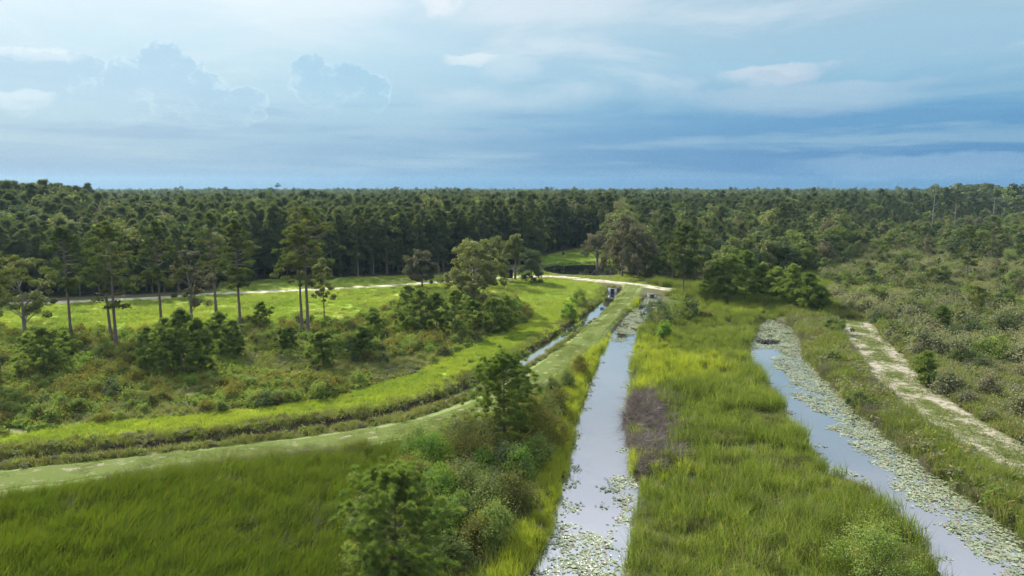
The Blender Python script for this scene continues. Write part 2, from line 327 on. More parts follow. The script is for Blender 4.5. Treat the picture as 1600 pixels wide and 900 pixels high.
# ================================================================== plant shapes: each returns (trunk mesh, crown mesh)
def clump_leaves(b, cen, rad, n, size, rng, flat=.75, up=.5, shell=.5, aspect=.55):
    d = nrm(rng.normal(size=(n, 3))); r = rng.uniform(shell, 1, n)[:, None]
    c = cen+d*r*rad*np.array([1, 1, flat]); nr = d*.7+rng.normal(size=(n, 3))*.5+np.array([0, 0, up])
    leaves(b, c, nr, size*rng.uniform(.7, 1.3, n), rng, aspect, tone=np.clip(rng.normal(.5, .22, n)+rng.normal(0, .15), 0, 1.2))
def pine(seed, h, cb, cr, nb=34, clump=.95, tuft=.42, W=.085, nt=22, nn=6, bark='bark', leaf='pine', lean=.02, sub=3, tr=None, peak=.35, low=.45, pw=1.7):
    rng = np.random.default_rng(seed); tb, b = Buf(), Buf()
    z = np.linspace(0, 1, 9); off = np.cumsum(rng.normal(0, lean, (9, 2)), 0)*h*.35*.3
    tp = np.stack([off[:, 0], off[:, 1], z*h], 1); tr = tr or h*.012
    tube(tb, tp, tr*(1.15-z*.95)+(z == 0)*tr*.5, 7)
    for i in range(nb):
        u = (i+rng.uniform(0, 1))/nb; zz = cb+(1-cb)*u*.97
        prof = (low+(1-low)*min(1, u/peak)) if u < peak else (1-((u-peak)/(1-peak))**pw*.92)
        L = cr*prof*rng.uniform(.55, 1.2)
        if rng.random() < .10 and u < .7: continue
        a = i*2.4+rng.normal(0, .5); e = R(-8+45*u+rng.normal(0, 9))
        o = np.array([np.interp(zz*h, tp[:, 2], tp[:, 0]), np.interp(zz*h, tp[:, 2], tp[:, 1]), zz*h])
        dr = np.array([math.cos(a)*math.cos(e), math.sin(a)*math.cos(e), math.sin(e)])
        tip = o+dr*L+np.array([0, 0, .08*L]); mid = o+dr*L*.5-np.array([0, 0, .04*L])
        tube(tb, [o, mid, tip], [tr*.28, tr*.18, tr*.06], 4, False)
        for s in range(sub):
            q = 1-.62*s/max(1, sub-1)*rng.uniform(.6, 1.1) if sub > 1 else 1
            cen = o+(tip-o)*q+rng.normal(0, .16, 3)*L*(1 if s else .3); rad = clump*rng.uniform(.65, 1.15)*(1-.25*u)
            n = max(3, int(nt*rng.uniform(.7, 1.2)*(1-.3*u))); d = nrm(rng.normal(size=(n, 3)))
            c = cen+d*rng.uniform(.2, 1, n)[:, None]*rad*np.array([1, 1, .48])
            out = d*.6+dr*.35+np.array([0, 0, .75])
            needles(b, c, out, tuft, W, nn, rng, tone=np.clip(rng.normal(.5, .2, n)+rng.normal(0, .15), 0, 1.1))
    return tb.mesh('trunk', M[bark], True), b.mesh('crown', M[leaf])
def broad(seed, h, cr, cb=.25, nl=7, clump=1.0, nleaf=110, size=.16, bark='bark', leaf='broad', sub=5, top=.9, tr=None, flat=.75, bare=0, shape=1.0):
    rng = np.random.default_rng(seed); tb, b = Buf(), Buf(); tr = tr or h*.020
    hz = h*(cb+.12); tp = np.array([[0, 0, 0], [rng.normal(0, .1), rng.normal(0, .1), hz*.5], [rng.normal(0, .2), rng.normal(0, .2), hz], [rng.normal(0, .25), rng.normal(0, .25), h*.72]])
    tube(tb, tp, [tr*1.4, tr, tr*.8, tr*.3], 7)
    for i in range(nl):
        u = (i+.5)/nl; a = i*2.4+rng.normal(0, .4); zc = h*(cb+(top-cb)*(u**.85)); r = cr*math.sqrt(max(.06, 1-abs(2*u-1.0+.25)**2*.9))*shape*rng.uniform(.7, 1.05)*.72
        cen = np.array([math.cos(a)*r, math.sin(a)*r, zc]); st_ = tp[2]*(1-.6*u)+tp[3]*.6*u; st_ = np.array([st_[0], st_[1], max(h*cb*.6, zc-.45*r-.1*h)])
        tube(tb, [st_, (st_+cen)/2+rng.normal(0, .08, 3)*r, cen], [tr*.45, tr*.3, tr*.12], 5, False)
        for s in range(sub):
            e2 = cen+nrm(rng.normal(size=3)*np.array([1, 1, .7])+np.array([0, 0, .15]))*cr*rng.uniform(.2, .42)*np.array([1, 1, .8])
            tube(tb, [cen, e2], [tr*.12, tr*.04], 3, False)
            if rng.random() < bare: continue
            clump_leaves(b, e2, clump*rng.uniform(.6, 1.15), int(nleaf*rng.uniform(.6, 1.2)), size, rng, flat)
    return tb.mesh('trunk', M[bark], True), b.mesh('crown', M[leaf])
def bush(seed, h, r, n=14, nleaf=70, size=.10, leaf='shrub', clump=.42, bark='bark', stem=True):
    rng = np.random.default_rng(seed); tb, b = Buf(), Buf()
    for i in range(n):
        u = (i+.5)/n; a = i*2.4+rng.normal(0, .3); rr = r*math.sqrt(max(.02, 1-u**1.6))*rng.uniform(.35, 1.0)*(1+.3*math.sin(2*a+seed)+.18*math.sin(3*a+seed*2)); c = np.array([math.cos(a)*rr, math.sin(a)*rr, h*(.15+.72*u*rng.uniform(.75, 1.12))])
        if stem: tube(tb, [(c[0]*.12, c[1]*.12, 0), c*np.array([.6, .6, .55]), c], [.035, .02, .008], 3, False)
        clump_leaves(b, c, clump*h*rng.uniform(.55, .9), int(nleaf*rng.uniform(.7, 1.2)), size, rng, .85, .5, .35)
        # ragged shoots standing out of the outline
        k = max(3, nleaf//5); d = nrm(rng.normal(size=(k, 3))+np.array([0, 0, .8])); leaves(b, c+d*clump*h*rng.uniform(.8, 1.6, k)[:, None], rng.normal(size=(k, 3)), size*.9, rng, .5, rng.uniform(.4, 1.1, k))
    return (tb.mesh('stem', M[bark]) if stem else None), b.mesh('foliage', M[leaf])
def tuft(seed, n, rad, h, wid, leaf, lean=.25, wind=(0, 0), seeds=0, hv=.25):
    rng = np.random.default_rng(seed); b = Buf(); a = rng.uniform(0, 6.283, n); r = rad*np.sqrt(rng.uniform(0, 1, n))
    c = np.stack([np.cos(a)*r, np.sin(a)*r, -.05+0*a], 1)
    blades(b, c, h*np.clip(rng.normal(.85, hv, n), .3, 1.4), wid, rng, lean, wind, tone=np.clip(rng.normal(.5, .27, n), 0, 1.2))
    return b.mesh('tuft', M[leaf])
# ================================================================== objects
def tag(o, label=None, cat=None, group=None, kind=None):
    if label: o['label'] = label
    if cat: o['category'] = cat
    if group: o['group'] = group
    if kind: o['kind'] = kind
    return o
def link(name, me, parent=None, loc=None):
    o = bpy.data.objects.new(name, me); sc.collection.objects.link(o)
    if parent: o.parent = parent
    if loc is not None: o.location = loc
    return o
def gz(x, y): return float(H(np.array([x]), np.array([y]))[0])
def thing(name, label, cat, x, y, parts, rot=0.0, scl=(1, 1, 1), group=None, z=None):
    e = bpy.data.objects.new(name, None); sc.collection.objects.link(e); e.empty_display_size = .3
    e.location = (x, y, gz(x, y)-.05 if z is None else z); e.rotation_euler = (0, 0, rot); e.scale = scl if hasattr(scl, '__len__') else (scl,)*3
    tag(e, label, cat, group)
    for nm, me in parts:
        if me is not None: link(nm, me, e)
    return e
# ------------------------------------------------------------------ ground sheet
def axis(segs):
    out = [segs[0][0]]
    for a, b_, s in segs:
        n = max(1, int(round((b_-a)/s))); out += list(np.linspace(a, b_, n+1)[1:])
    return np.array(out)
gx = axis([(-6000,-2500,700),(-2500,-600,200),(-600,-200,25),(-200,-70,1.4),(-70,80,.5),(80,200,1.4),(200,600,25),(600,2500,200),(2500,6000,700)])
gy = axis([(-400,0,50),(0,22,4),(22,135,.5),(135,230,1.0),(230,420,5),(420,1000,40),(1000,7000,500)])
GX, GY = np.meshgrid(gx, gy); fx, fy = GX.ravel(), GY.ravel()
hz = H(fx, fy); ny, nx = GX.shape
ii = (np.arange(ny-1)[:, None]*nx+np.arange(nx-1)[None]).ravel()
Q = np.stack([ii, ii+1, ii+nx+1, ii+nx], 1)
def region_colour(x, y):
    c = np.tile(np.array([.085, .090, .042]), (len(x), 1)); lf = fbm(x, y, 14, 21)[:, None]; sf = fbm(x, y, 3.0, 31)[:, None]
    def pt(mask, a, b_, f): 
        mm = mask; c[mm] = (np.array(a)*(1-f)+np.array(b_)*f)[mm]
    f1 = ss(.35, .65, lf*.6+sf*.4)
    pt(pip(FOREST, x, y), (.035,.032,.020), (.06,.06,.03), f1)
    pt(pip(NMARSH, x, y), (.05,.065,.02), (.09,.11,.04), f1)
    pt(pip(SCRUB, x, y), (.10,.10,.05), (.17,.17,.09), f1)
    pt(pip(SHRUB, x, y), (.09,.11,.035), (.19,.19,.08), f1)
    pt(pip(FIELD, x, y), (.16,.28,.02), (.34,.36,.10), f1)
    pt(pip(NORTH, x, y) | pip(CLEAR, x, y), (.13,.22,.03), (.28,.32,.08), f1)
    pt(pip(STRIP, x, y), (.13,.20,.02), (.28,.32,.05), f1)
    pt(pip(ISLAND, x, y), (.045,.055,.018), (.09,.10,.03), f1)
    pt(pip(RUSH, x, y), (.045,.06,.010), (.07,.08,.02), f1)
    pt(pip(LBANK, x, y), (.06,.06,.03), (.12,.11,.05), f1)
    pt(pip(RBANK, x, y), (.07,.07,.035), (.12,.115,.06), f1)
    rd = ss(2.6, 1.5, dline(ROAD, x, y, False)+(sf[:, 0]-.5)*1.6)[:, None]; c[:] = c*(1-rd)+np.array([.42,.37,.28])*rd
    bd = ss(3.0, 2.0, dline(BERM, x, y, False))[:, None]; c[:] = c*(1-bd)+np.array([.17,.22,.07])*bd
    dd = dline(DITCH, x, y, False)+(sf[:, 0]-.5)*1.2
    dm = ss(2.1, 1.5, dd-.45*ss(68, 84, y))[:, None]; c[:] = c*(1-dm)+np.array([.05,.038,.028])*dm
    for pg in (CH1, CH2, POND):
        wm = ss(.9, .2, sdist(pg, x, y))[:, None]; c[:] = c*(1-wm)+np.array([.04,.035,.022])*wm
    return c
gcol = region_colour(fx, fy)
m, k, out = mat('ground_soil')
at = k.new('ShaderNodeAttribute', attribute_name='cover').outputs['Color']; pos = k.new('ShaderNodeNewGeometry').outputs['Position']
nf = k.noise(pos, 2.2, 6, .7); nm_ = k.noise(pos, .35, 4, .6)
mul = k.m('ADD', .45, k.m('ADD', k.m('MULTIPLY', nf, .75), k.m('MULTIPLY', nm_, .35)))
p = k.new('ShaderNodeBsdfPrincipled'); p.inputs['Roughness'].default_value = .95; p.inputs['Specular IOR Level'].default_value = .1
cc = k.new('ShaderNodeVectorMath', operation='SCALE'); k.put(cc.inputs[0], at); k.put(cc.inputs[3], mul); k.put(p.inputs['Base Color'], cc.outputs[0])
bp = k.new('ShaderNodeBump'); bp.inputs['Strength'].default_value = .7; bp.inputs['Distance'].default_value = .25; k.put(bp.inputs['Height'], nf); k.l.new(bp.outputs[0], p.inputs['Normal'])
k.l.new(p.outputs[0], out.inputs[0]); M['ground'] = m
def sheet(name, v, q, mt, col=None):
    b = Buf(); b.add(v, q); me = b.mesh(name, mt, True)
    if col is not None:
        a = me.attributes.new('cover', 'FLOAT_COLOR', 'POINT'); a.data.foreach_set('color', np.hstack([col, np.ones((len(col), 1))]).astype(np.float32).ravel())
    return link(name, me)
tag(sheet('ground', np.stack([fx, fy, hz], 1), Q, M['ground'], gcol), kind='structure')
# ------------------------------------------------------------------ water
m, k, out = mat('water_surface')
pos = k.new('ShaderNodeNewGeometry').outputs['Position']
bp = k.new('ShaderNodeBump'); bp.inputs['Strength'].default_value = .10; bp.inputs['Distance'].default_value = .02; k.put(bp.inputs['Height'], k.noise(pos, 1.4, 3, .5))
g = k.new('ShaderNodeBsdfGlossy'); g.inputs['Roughness'].default_value = .03; g.inputs[0].default_value = (.86, .89, .93, 1); k.l.new(bp.outputs[0], g.inputs['Normal'])
d = k.new('ShaderNodeBsdfDiffuse'); k.put(d.inputs[0], k.mix(k.noise(pos, .25, 3), (.030,.035,.028), (.055,.055,.045)))
lw = k.new('ShaderNodeFresnel'); lw.inputs['IOR'].default_value = 1.5
mx = k.new('ShaderNodeMixShader'); k.put(mx.inputs[0], k.m('ADD', .48, k.m('MULTIPLY', lw.outputs[0], .8), clamp=True)); k.l.new(d.outputs[0], mx.inputs[1]); k.l.new(g.outputs[0], mx.inputs[2])
k.l.new(mx.outputs[0], out.inputs[0]); M['water'] = m
qc = Q.reshape(-1, 4); cx = fx[qc].mean(1); cy = fy[qc].mean(1)
def water(pg, z, ext=1.0, line=False):
    bb = (cx > pg[:, 0].min()-3) & (cx < pg[:, 0].max()+3) & (cy > pg[:, 1].min()-3) & (cy < pg[:, 1].max()+3)
    idx = np.where(bb)[0]; s = dline(pg, cx[idx], cy[idx], False) if line else sdist(pg, cx[idx], cy[idx]); sel = qc[idx[s < ext]]
    u, inv = np.unique(sel, return_inverse=True)
    tag(sheet('water', np.stack([fx[u], fy[u], np.full(len(u), z)], 1), inv.reshape(-1, 4), M['water']), kind='structure')
water(CH1, WZ); water(CH2, WZ); water(POND, WZ, 2.0); water(DITCH, DZ, 2.4, True)
# ------------------------------------------------------------------ road and paths (draped sheets)
def track_mat(name, sand, grass, lo, hi, scale=.5, rut=None):
    m, k, out = mat(name); pos = k.new('ShaderNodeNewGeometry').outputs['Position']
    n1 = k.noise(pos, scale, 6, .68); n2 = k.noise(pos, 5, 4, .7); at_ = k.new('ShaderNodeAttribute', attribute_name='tone').outputs['Fac']; n1 = k.m('ADD', n1, at_)
    f = k.ss(k.m('ADD', n1, k.m('MULTIPLY', k.m('SUBTRACT', n2, .5), .25)), lo, hi)
    c = k.mix(f, grass, sand); c = k.mix(k.m('MULTIPLY', n2, .5), c, k.mix(1.0, c, (.55, .5, .42), 'MULTIPLY'))
    p = k.new('ShaderNodeBsdfPrincipled'); k.put(p.inputs['Base Color'], c); p.inputs['Roughness'].default_value = .95; p.inputs['Specular IOR Level'].default_value = .1
    bp = k.new('ShaderNodeBump'); bp.inputs['Strength'].default_value = .5; bp.inputs['Distance'].default_value = .1; k.put(bp.inputs['Height'], n2); k.l.new(bp.outputs[0], p.inputs['Normal'])
    k.l.new(p.outputs[0], out.inputs[0]); return m
def spline(pg, step=.6):
    n = len(pg); o = []
    for i in range(n-1):
        p0, p1, p2, p3 = pg[max(0, i-1)], pg[i], pg[i+1], pg[min(n-1, i+2)]; L = np.linalg.norm(p2-p1); k_ = max(2, int(L/step))
        for s in np.linspace(0, 1, k_, endpoint=False):
            m1, m2 = (p2-p0)/2, (p3-p1)/2; lim = L*1.2
            m1 = m1*min(1, lim/(np.linalg.norm(m1)+1e-6)); m2 = m2*min(1, lim/(np.linalg.norm(m2)+1e-6))
            o.append((2*s**3-3*s*s+1)*p1+(s**3-2*s*s+s)*m1+(-2*s**3+3*s*s)*p2+(s**3-s*s)*m2)
    o.append(pg[-1]); return np.array(o)
def ribbon(name, pg, hw, mt, lift=.02, n=21, wob=.5, seed=1):
    c = spline(pg, .5); d = np.gradient(c, axis=0); nr = np.stack([-d[:, 1], d[:, 0]], 1); nr /= np.linalg.norm(nr, axis=1)[:, None]
    s = np.arange(len(c)); lw_ = hw+wob*(vnoise(s, s*0, 5, seed)-.5)*2+.3*wob*(vnoise(s, s*0, 1.7, seed+3)-.5); rw_ = hw+wob*(vnoise(s, s*0, 5, seed+9)-.5)*2+.3*wob*(vnoise(s, s*0, 1.7, seed+5)-.5)
    u = np.linspace(-1, 1, n); off = np.where(u[None] < 0, u[None]*lw_[:, None], u[None]*rw_[:, None])
    p_ = c[:, None]+nr[:, None]*off[..., None]; x, y = p_[..., 0].ravel(), p_[..., 1].ravel()
    z = np.maximum(H(x, y), -0.3)+lift; z = z.reshape(len(c), n); z[:, 0] -= lift+.06; z[:, -1] -= lift+.06; z = z.ravel()
    i = (np.arange(len(c)-1)[:, None]*n+np.arange(n-1)[None]).ravel(); q = np.stack([i, i+1, i+n+1, i+n], 1)
    o = tag(sheet(name, np.stack([x, y, z], 1), q, mt), kind='structure')
    uu = np.tile(u, (len(c), 1)); rut = .045*(np.exp(-((np.abs(uu)-.42)/.17)**2)*2-1.15)-.10*ss(.7, 1.0, np.abs(uu))
    o.data.attributes['tone'].data.foreach_set('value', rut.ravel().astype(np.float32)); return o
ribbon('road', ROAD, 1.9, track_mat('sandy_road', (.50,.46,.40), (.20,.23,.09), .38, .52, .6), .04, wob=.5, seed=2)
ribbon('path', BERM, 2.0, track_mat('mown_berm', (.28,.25,.19), (.105,.145,.032), .53, .70, .8), .03, wob=.35, seed=4)
ribbon('path', RPATH, 3.8, track_mat('sandy_track', (.35,.32,.27), (.125,.145,.06), .38, .57, 1.1), .03, wob=.4, seed=6)
# ================================================================== scattering
def sample(pg, dens, rng, ymax=None, xmax=None):
    x0, y0 = pg.min(0); x1, y1 = pg.max(0); y0 = max(y0, 28); y1 = min(y1, ymax or 1e9)
    if xmax: x0, x1 = max(x0, -xmax), min(x1, xmax)
    n = int((x1-x0)*(y1-y0)*dens); x = rng.uniform(x0, x1, n); y = rng.uniform(y0, y1, n)
    px, py = proj(x, y); kx = (np.abs(px-800) < 1010) & pip(pg, x, y); return x[kx], y[kx]
def scatter(name, label, cat, protos, pts, kind='stuff'):
    """pts: x, y, z, rotz, scale, proto index, tilt -> one object of kind stuff"""
    x, y, z, rz, s, pi = pts; N = len(x)
    me = bpy.data.meshes.new(name); me.vertices.add(N); me.vertices.foreach_set('co', np.stack([x, y, z], 1).astype(np.float32).ravel())
    a = me.attributes.new('rot', 'FLOAT_VECTOR', 'POINT'); rng = np.random.default_rng(N)
    a.data.foreach_set('vector', np.stack([rng.normal(0, .04, N), rng.normal(0, .04, N), rz], 1).astype(np.float32).ravel())
    a = me.attributes.new('scl', 'FLOAT', 'POINT'); a.data.foreach_set('value', s.astype(np.float32))
    a = me.attributes.new('pick', 'INT', 'POINT'); a.data.foreach_set('value', pi.astype(np.int32))
    o = link(name, me); tag(o, label, cat, kind=kind)
    ng = bpy.data.node_groups.new(name, 'GeometryNodeTree'); ng.interface.new_socket('Geometry', in_out='INPUT', socket_type='NodeSocketGeometry'); ng.interface.new_socket('Geometry', in_out='OUTPUT', socket_type='NodeSocketGeometry')
    gi = ng.nodes.new('NodeGroupInput'); go = ng.nodes.new('NodeGroupOutput'); jn = ng.nodes.new('GeometryNodeJoinGeometry')
    def attr(nm, ty):
        n = ng.nodes.new('GeometryNodeInputNamedAttribute'); n.data_type = ty; n.inputs['Name'].default_value = nm; return n.outputs['Attribute']
    ar, as_, ap = attr('rot', 'FLOAT_VECTOR'), attr('scl', 'FLOAT'), attr('pick', 'INT')
    for i, pm in enumerate(protos):
        po = bpy.data.objects.new(name+'_form', pm)
        oi = ng.nodes.new('GeometryNodeObjectInfo'); oi.inputs['Object'].default_value = po
        cmp_ = ng.nodes.new('FunctionNodeCompare'); cmp_.data_type = 'INT'; cmp_.operation = 'EQUAL'; ng.links.new(ap, cmp_.inputs[2]); cmp_.inputs[3].default_value = i
        ip = ng.nodes.new('GeometryNodeInstanceOnPoints'); ng.links.new(gi.outputs[0], ip.inputs['Points']); ng.links.new(cmp_.outputs[0], ip.inputs['Selection'])
        ng.links.new(oi.outputs['Geometry'], ip.inputs['Instance']); ng.links.new(ar, ip.inputs['Rotation']); ng.links.new(as_, ip.inputs['Scale'])
        ng.links.new(ip.outputs[0], jn.inputs[0])
    ng.links.new(jn.outputs[0], go.inputs[0]); md = o.modifiers.new('scatter', 'NODES'); md.node_group = ng
    return o
def pack(x, y, s, pi, rng, z=None): return (x, y, H(x, y) if z is None else np.full(len(x), z), rng.uniform(0, 6.28, len(x)), s, pi)
def cat_(*ps): return tuple(np.concatenate(c) for c in zip(*ps))
rng = np.random.default_rng(7)
def clear_of(x, y, berm=2.1, path=2.9, road=2.2, wat=.25, dit=1.3):
    return (dline(BERM, x, y, False) > berm) & (dline(RPATH, x, y, False) > path) & (dline(ROAD, x, y, False) > road) & (sdist(CH1, x, y) > wat) & (sdist(CH2, x, y) > wat) & (sdist(POND, x, y) > wat) & (dline(DITCH, x, y, False) > dit+.5*ss(68, 84, y))
def filt(a, *arr): return tuple(v[a] for v in arr)
def ri(n, lo, hi): return rng.integers(lo, hi, n)
# --- rushes, lower left
pr = [tuft(11+i, 95, .75, 1.25, .026, 'rush', .16, (.16+.05*i, .05)) for i in range(3)]+[tuft(17, 70, .7, 1.2, .024, 'weed', .2, (.2, .05)), tuft(18, 60, .7, 1.0, .026, 'dreed', .35, (.1, 0))]
x, y = sample(RUSH, 3.4, rng, ymax=75, xmax=75); k_ = clear_of(x, y, 2.3); x, y = filt(k_, x, y)
big = fbm(x, y, 6, 3)
scatter('rushes', 'dark olive rush meadow filling the lower left corner', 'rushes', pr, pack(x, y, .5+.8*big+rng.normal(0, .10, len(x)), np.where(rng.random(len(x)) < .03+.75*ss(5.0, 2.4, dline(BERM, x, y, False)+1.6*(fbm(x, y, 4, 8)-.5))+.25*ss(.62, .72, fbm(x, y, 3.5, 6)), ri(len(x), 3, 5), ri(len(x), 0, 3)), rng))
# aligned lean: rushes keep one wind direction by small turn
a = bpy.data.objects['rushes'].data.attributes['rot']; N = len(a.data); a.data.foreach_set('vector', np.stack([rng.normal(0, .05, N), rng.normal(0, .05, N), rng.normal(0, .5, N)], 1).astype(np.float32).ravel())
# --- reeds on the island and both banks
gr = [tuft(21+i, 62, .65, 1.75, .031, 'reed', .15) for i in range(3)]
yr = [tuft(31+i, 75, .6, 1.45, .034, 'yreed', .16) for i in range(2)]
dr = [tuft(41+i, 110, .6, 1.15, .036, 'dreed', .50) for i in range(2)]
wr = [tuft(51+i, 90, .7, 1.0, .035, 'weed', .32) for i in range(3)]
allr = gr+yr+dr+wr
x, y = sample(ISLAND, 2.6, rng, ymax=150); k_ = clear_of(x, y, wat=.1); x, y = filt(k_, x, y); px, py = proj(x, y)
YEL = poly([(985,530),(1040,528),(1075,560),(1120,560),(1150,580),(1125,605),(1055,600),(1030,622),(985,622)]); DEAD = poly([(978,630),(1030,622),(1052,650),(1048,700),(1030,735),(985,742)]); DEAD = poly([(974,622),(1040,612),(1062,650),(1058,705),(1036,745),(978,748)]); YEL2 = poly([(974,705),(1003,720),(998,742),(978,742)])
nz = fbm(x, y, 5, 77); nl = fbm(x, y, 11, 78)
pi = ri(len(x), 0, 3); pi = np.where((nz > .54) & (rng.random(len(x)) < .7), ri(len(x), 7, 10), pi); pi = np.where((nl < .36) & (rng.random(len(x)) < .4), ri(len(x), 3, 5), pi)
pi = np.where(py > 780, np.where(rng.random(len(x)) < .35, ri(len(x), 7, 10), ri(len(x), 0, 3)), pi)
jx, jy = x+rng.normal(0, .8, len(x)), y+rng.normal(0, 1.2, len(x))
pi = np.where(pip(YEL, jx, jy) & (rng.random(len(x)) < .85), ri(len(x), 3, 5), pi); pi = np.where(pip(DEAD, jx+.5, jy), ri(len(x), 5, 7), pi); pi = np.where(pip(YEL2, x, y), ri(len(x), 3, 5), pi)
s = (.45+.85*fbm(x, y, 5, 80)+rng.normal(0, .15, len(x)))*np.where(py < 560, .72, 1)*np.where((nz > .56) & (nz < .60), .6, 1)
keep = ~((fbm(x, y, 2.2, 91) > .68) & (y > 48)); x, y, s, pi = filt(keep, x, y, s, pi)
A = pack(x, y, s, pi, rng)
# both channel edges: yellow fringe left of the channel
x, y = sample(LBANK, 3.4, rng, ymax=150); k_ = clear_of(x, y, 2.4, wat=.1); x, y = filt(k_, x, y); d1 = sdist(CH1, x, y); nz = fbm(x, y, 5, 14)
edge = d1 < 1.3+2.2*nz; pi = np.where(edge, ri(len(x), 3, 5), np.where(nz > .52, ri(len(x), 7, 10), np.where(rng.random(len(x)) < .5, ri(len(x), 0, 3), ri(len(x), 7, 10))))
pi = np.where((fbm(x, y, 4, 19) > .73) & ~edge, ri(len(x), 5, 7), pi)
B = pack(x, y, np.where(edge, .75, .85)*(.7+.5*nz), pi, rng)
x, y = sample(RBANK, 3.6, rng, ymax=150); k_ = clear_of(x, y, path=3.5, wat=.05); x, y = filt(k_, x, y); nz = fbm(x, y, 4, 15)
pi = np.where(nz > .5, ri(len(x), 7, 10), np.where(rng.random(len(x)) < .6, ri(len(x), 0, 3), ri(len(x), 7, 10))); pi = np.where(rng.random(len(x)) < .12, ri(len(x), 5, 7), pi)
C_ = pack(x, y, (.5+.5*nz)*1.3, pi, rng)
x, y = sample(NMARSH, 1.6, rng, ymax=240); k_ = clear_of(x, y, path=1.5); x, y = filt(k_, x, y); nz = fbm(x, y, 8, 16)
D_ = pack(x, y, 1.0+.6*nz, np.where(nz > .55, ri(len(x), 7, 10), ri(len(x), 0, 3)), rng)
scatter('reeds', 'tall green, yellow and dead grey reeds standing along both water channels', 'reeds', allr, cat_(A, B, C_, D_))
# --- grass
mg = [tuft(61+i, 80, .8, .42, .045, 'grass', .45) for i in range(2)]; sg = [tuft(65+i, 80, .7, .38, .045, 'sgrass', .45) for i in range(2)]; lg = [tuft(69+i, 60, .6, .12, .04, 'lawn', .6) for i in range(2)]
def grass(pg, dens, lo, hi, s0, ymax, **kw):
    x, y = sample(pg, dens, rng, ymax=ymax); x, y = filt(clear_of(x, y, **kw), x, y); return pack(x, y, s0*(.5+.9*fbm(x, y, 6, 17)), ri(len(x), lo, hi), rng)
G1 = grass(FIELD, 1.0, 0, 2, 1.2, 180); G2 = grass(STRIP, 3.0, 2, 4, 1.15, 140, dit=1.9); G3 = grass(NORTH, .6, 0, 2, 1.0, 260); G4 = grass(CLEAR, .5, 0, 2, 1.0, 300)
bl = spline(BERM, .5); nb_ = 9000; i0 = rng.integers(0, len(bl), nb_); x = bl[i0, 0]+rng.normal(0, 1.1, nb_); y = bl[i0, 1]+rng.normal(0, 1.1, nb_); q = fbm(x, y, 2.5, 18) < .47; x, y = filt(q & (dline(BERM, x, y, False) < 2.3) & (y > 30) & (y < 150), x, y); G5 = pack(x, y, rng.uniform(.6, 1.1, len(x)), ri(len(x), 4, 6), rng); PFR = poly([(835,440),(850,424),(880,431),(958,433),(975,424),(1010,436),(1060,446),(1110,454),(1040,450),(930,436)]); G7 = grass(PFR, .9, 0, 2, 1.0, 260, wat=.8)
bl = spline(RPATH, .5); i0 = rng.integers(0, len(bl), 3500); x = bl[i0, 0]+rng.normal(0, 1.5, 3500); y = bl[i0, 1]+rng.normal(0, 1.5, 3500); q = fbm(x, y, 1.6, 28) < .5; x, y = filt(q & (y > 30), x, y); G6 = pack(x, y, rng.uniform(.9, 2.0, len(x)), ri(len(x), 4, 6), rng)
scatter('grass', 'bright green meadow and verge grass on the field, strip and paths', 'grass', mg+sg+lg, cat_(G1, G2, G3, G4, G5, G6, G7))
# --- low weeds under shrubs, ditch banks
wd = [bush(81+i, .5, .6, 9, 26, .085, lf, .55, stem=False)[1] for i, lf in enumerate(('shrub', 'scrub', 'myrtle', 'lime'))]
wt = [tuft(91+i, 70, .7, .75, .045, 'weed', .35) for i in range(2)]
x, y = sample(SHRUB, 1.9, rng, ymax=180); x, y = filt(clear_of(x, y), x, y); nz = fbm(x, y, 8, 41)
W1 = pack(x, y, .55+.8*nz, np.where(nz > .5, rng.choice([0, 0, 3, 2], len(x)), rng.choice([4, 5, 1, 0], len(x))), rng)
x, y = sample(SCRUB, 1.5, rng, ymax=300); x, y = filt(clear_of(x, y, path=3.0), x, y); nz = fbm(x, y, 9, 42)
W2 = pack(x, y, .75+.9*nz, np.where(nz > .5, rng.choice([1, 1, 0, 2], len(x)), rng.choice([4, 5, 1, 1], len(x))), rng)
bl = spline(DITCH, .4); nn_ = 6500; i0 = rng.integers(0, len(bl), nn_); x = bl[i0, 0]+rng.normal(0, 2.6, nn_); y = bl[i0, 1]+rng.normal(0, 2.6, nn_); dd = dline(DITCH, x, y, False); x, y = filt((dd > 1.15+.45*ss(68, 84, y)) & (dd < 2.9+.7*rng.normal(size=len(dd))) & (dline(BERM, x, y, False) > 2.3) & (y > 28), x, y)
W3 = pack(x, y, rng.uniform(.45, 1.0, len(x)), rng.choice([0, 1, 2, 4, 5, 4], len(x)), rng)
x, y = sample(np.vstack([STRIP]), .35, rng, ymax=150); x, y = filt(clear_of(x, y, dit=2.0) & (fbm(x, y, 7, 45) > .52), x, y); W7 = pack(x, y, rng.uniform(.4, .8, len(x)), rng.choice([3, 3, 0, 4], len(x)), rng)
x, y = sample(FIELD, .12, rng, ymax=190); x, y = filt(clear_of(x, y, dit=2.0) & (fbm(x, y, 9, 46) > .5), x, y); W8 = pack(x, y, rng.uniform(.5, 1.1, len(x)), rng.choice([3, 4, 5, 4, 5], len(x)), rng)
x, y = sample(LBANK, .9, rng, ymax=150); x, y = filt(clear_of(x, y, 2.4, wat=3), x, y); W4 = pack(x, y, rng.uniform(.8, 1.5, len(x)), rng.choice([1, 2, 0, 1], len(x)), rng)
x, y = sample(RBANK, 1.3, rng, ymax=150); x, y = filt(clear_of(x, y, path=4.3, wat=.6), x, y); W5 = pack(x, y, rng.uniform(.8, 2.1, len(x)), rng.choice([1, 2, 0, 1], len(x)), rng)
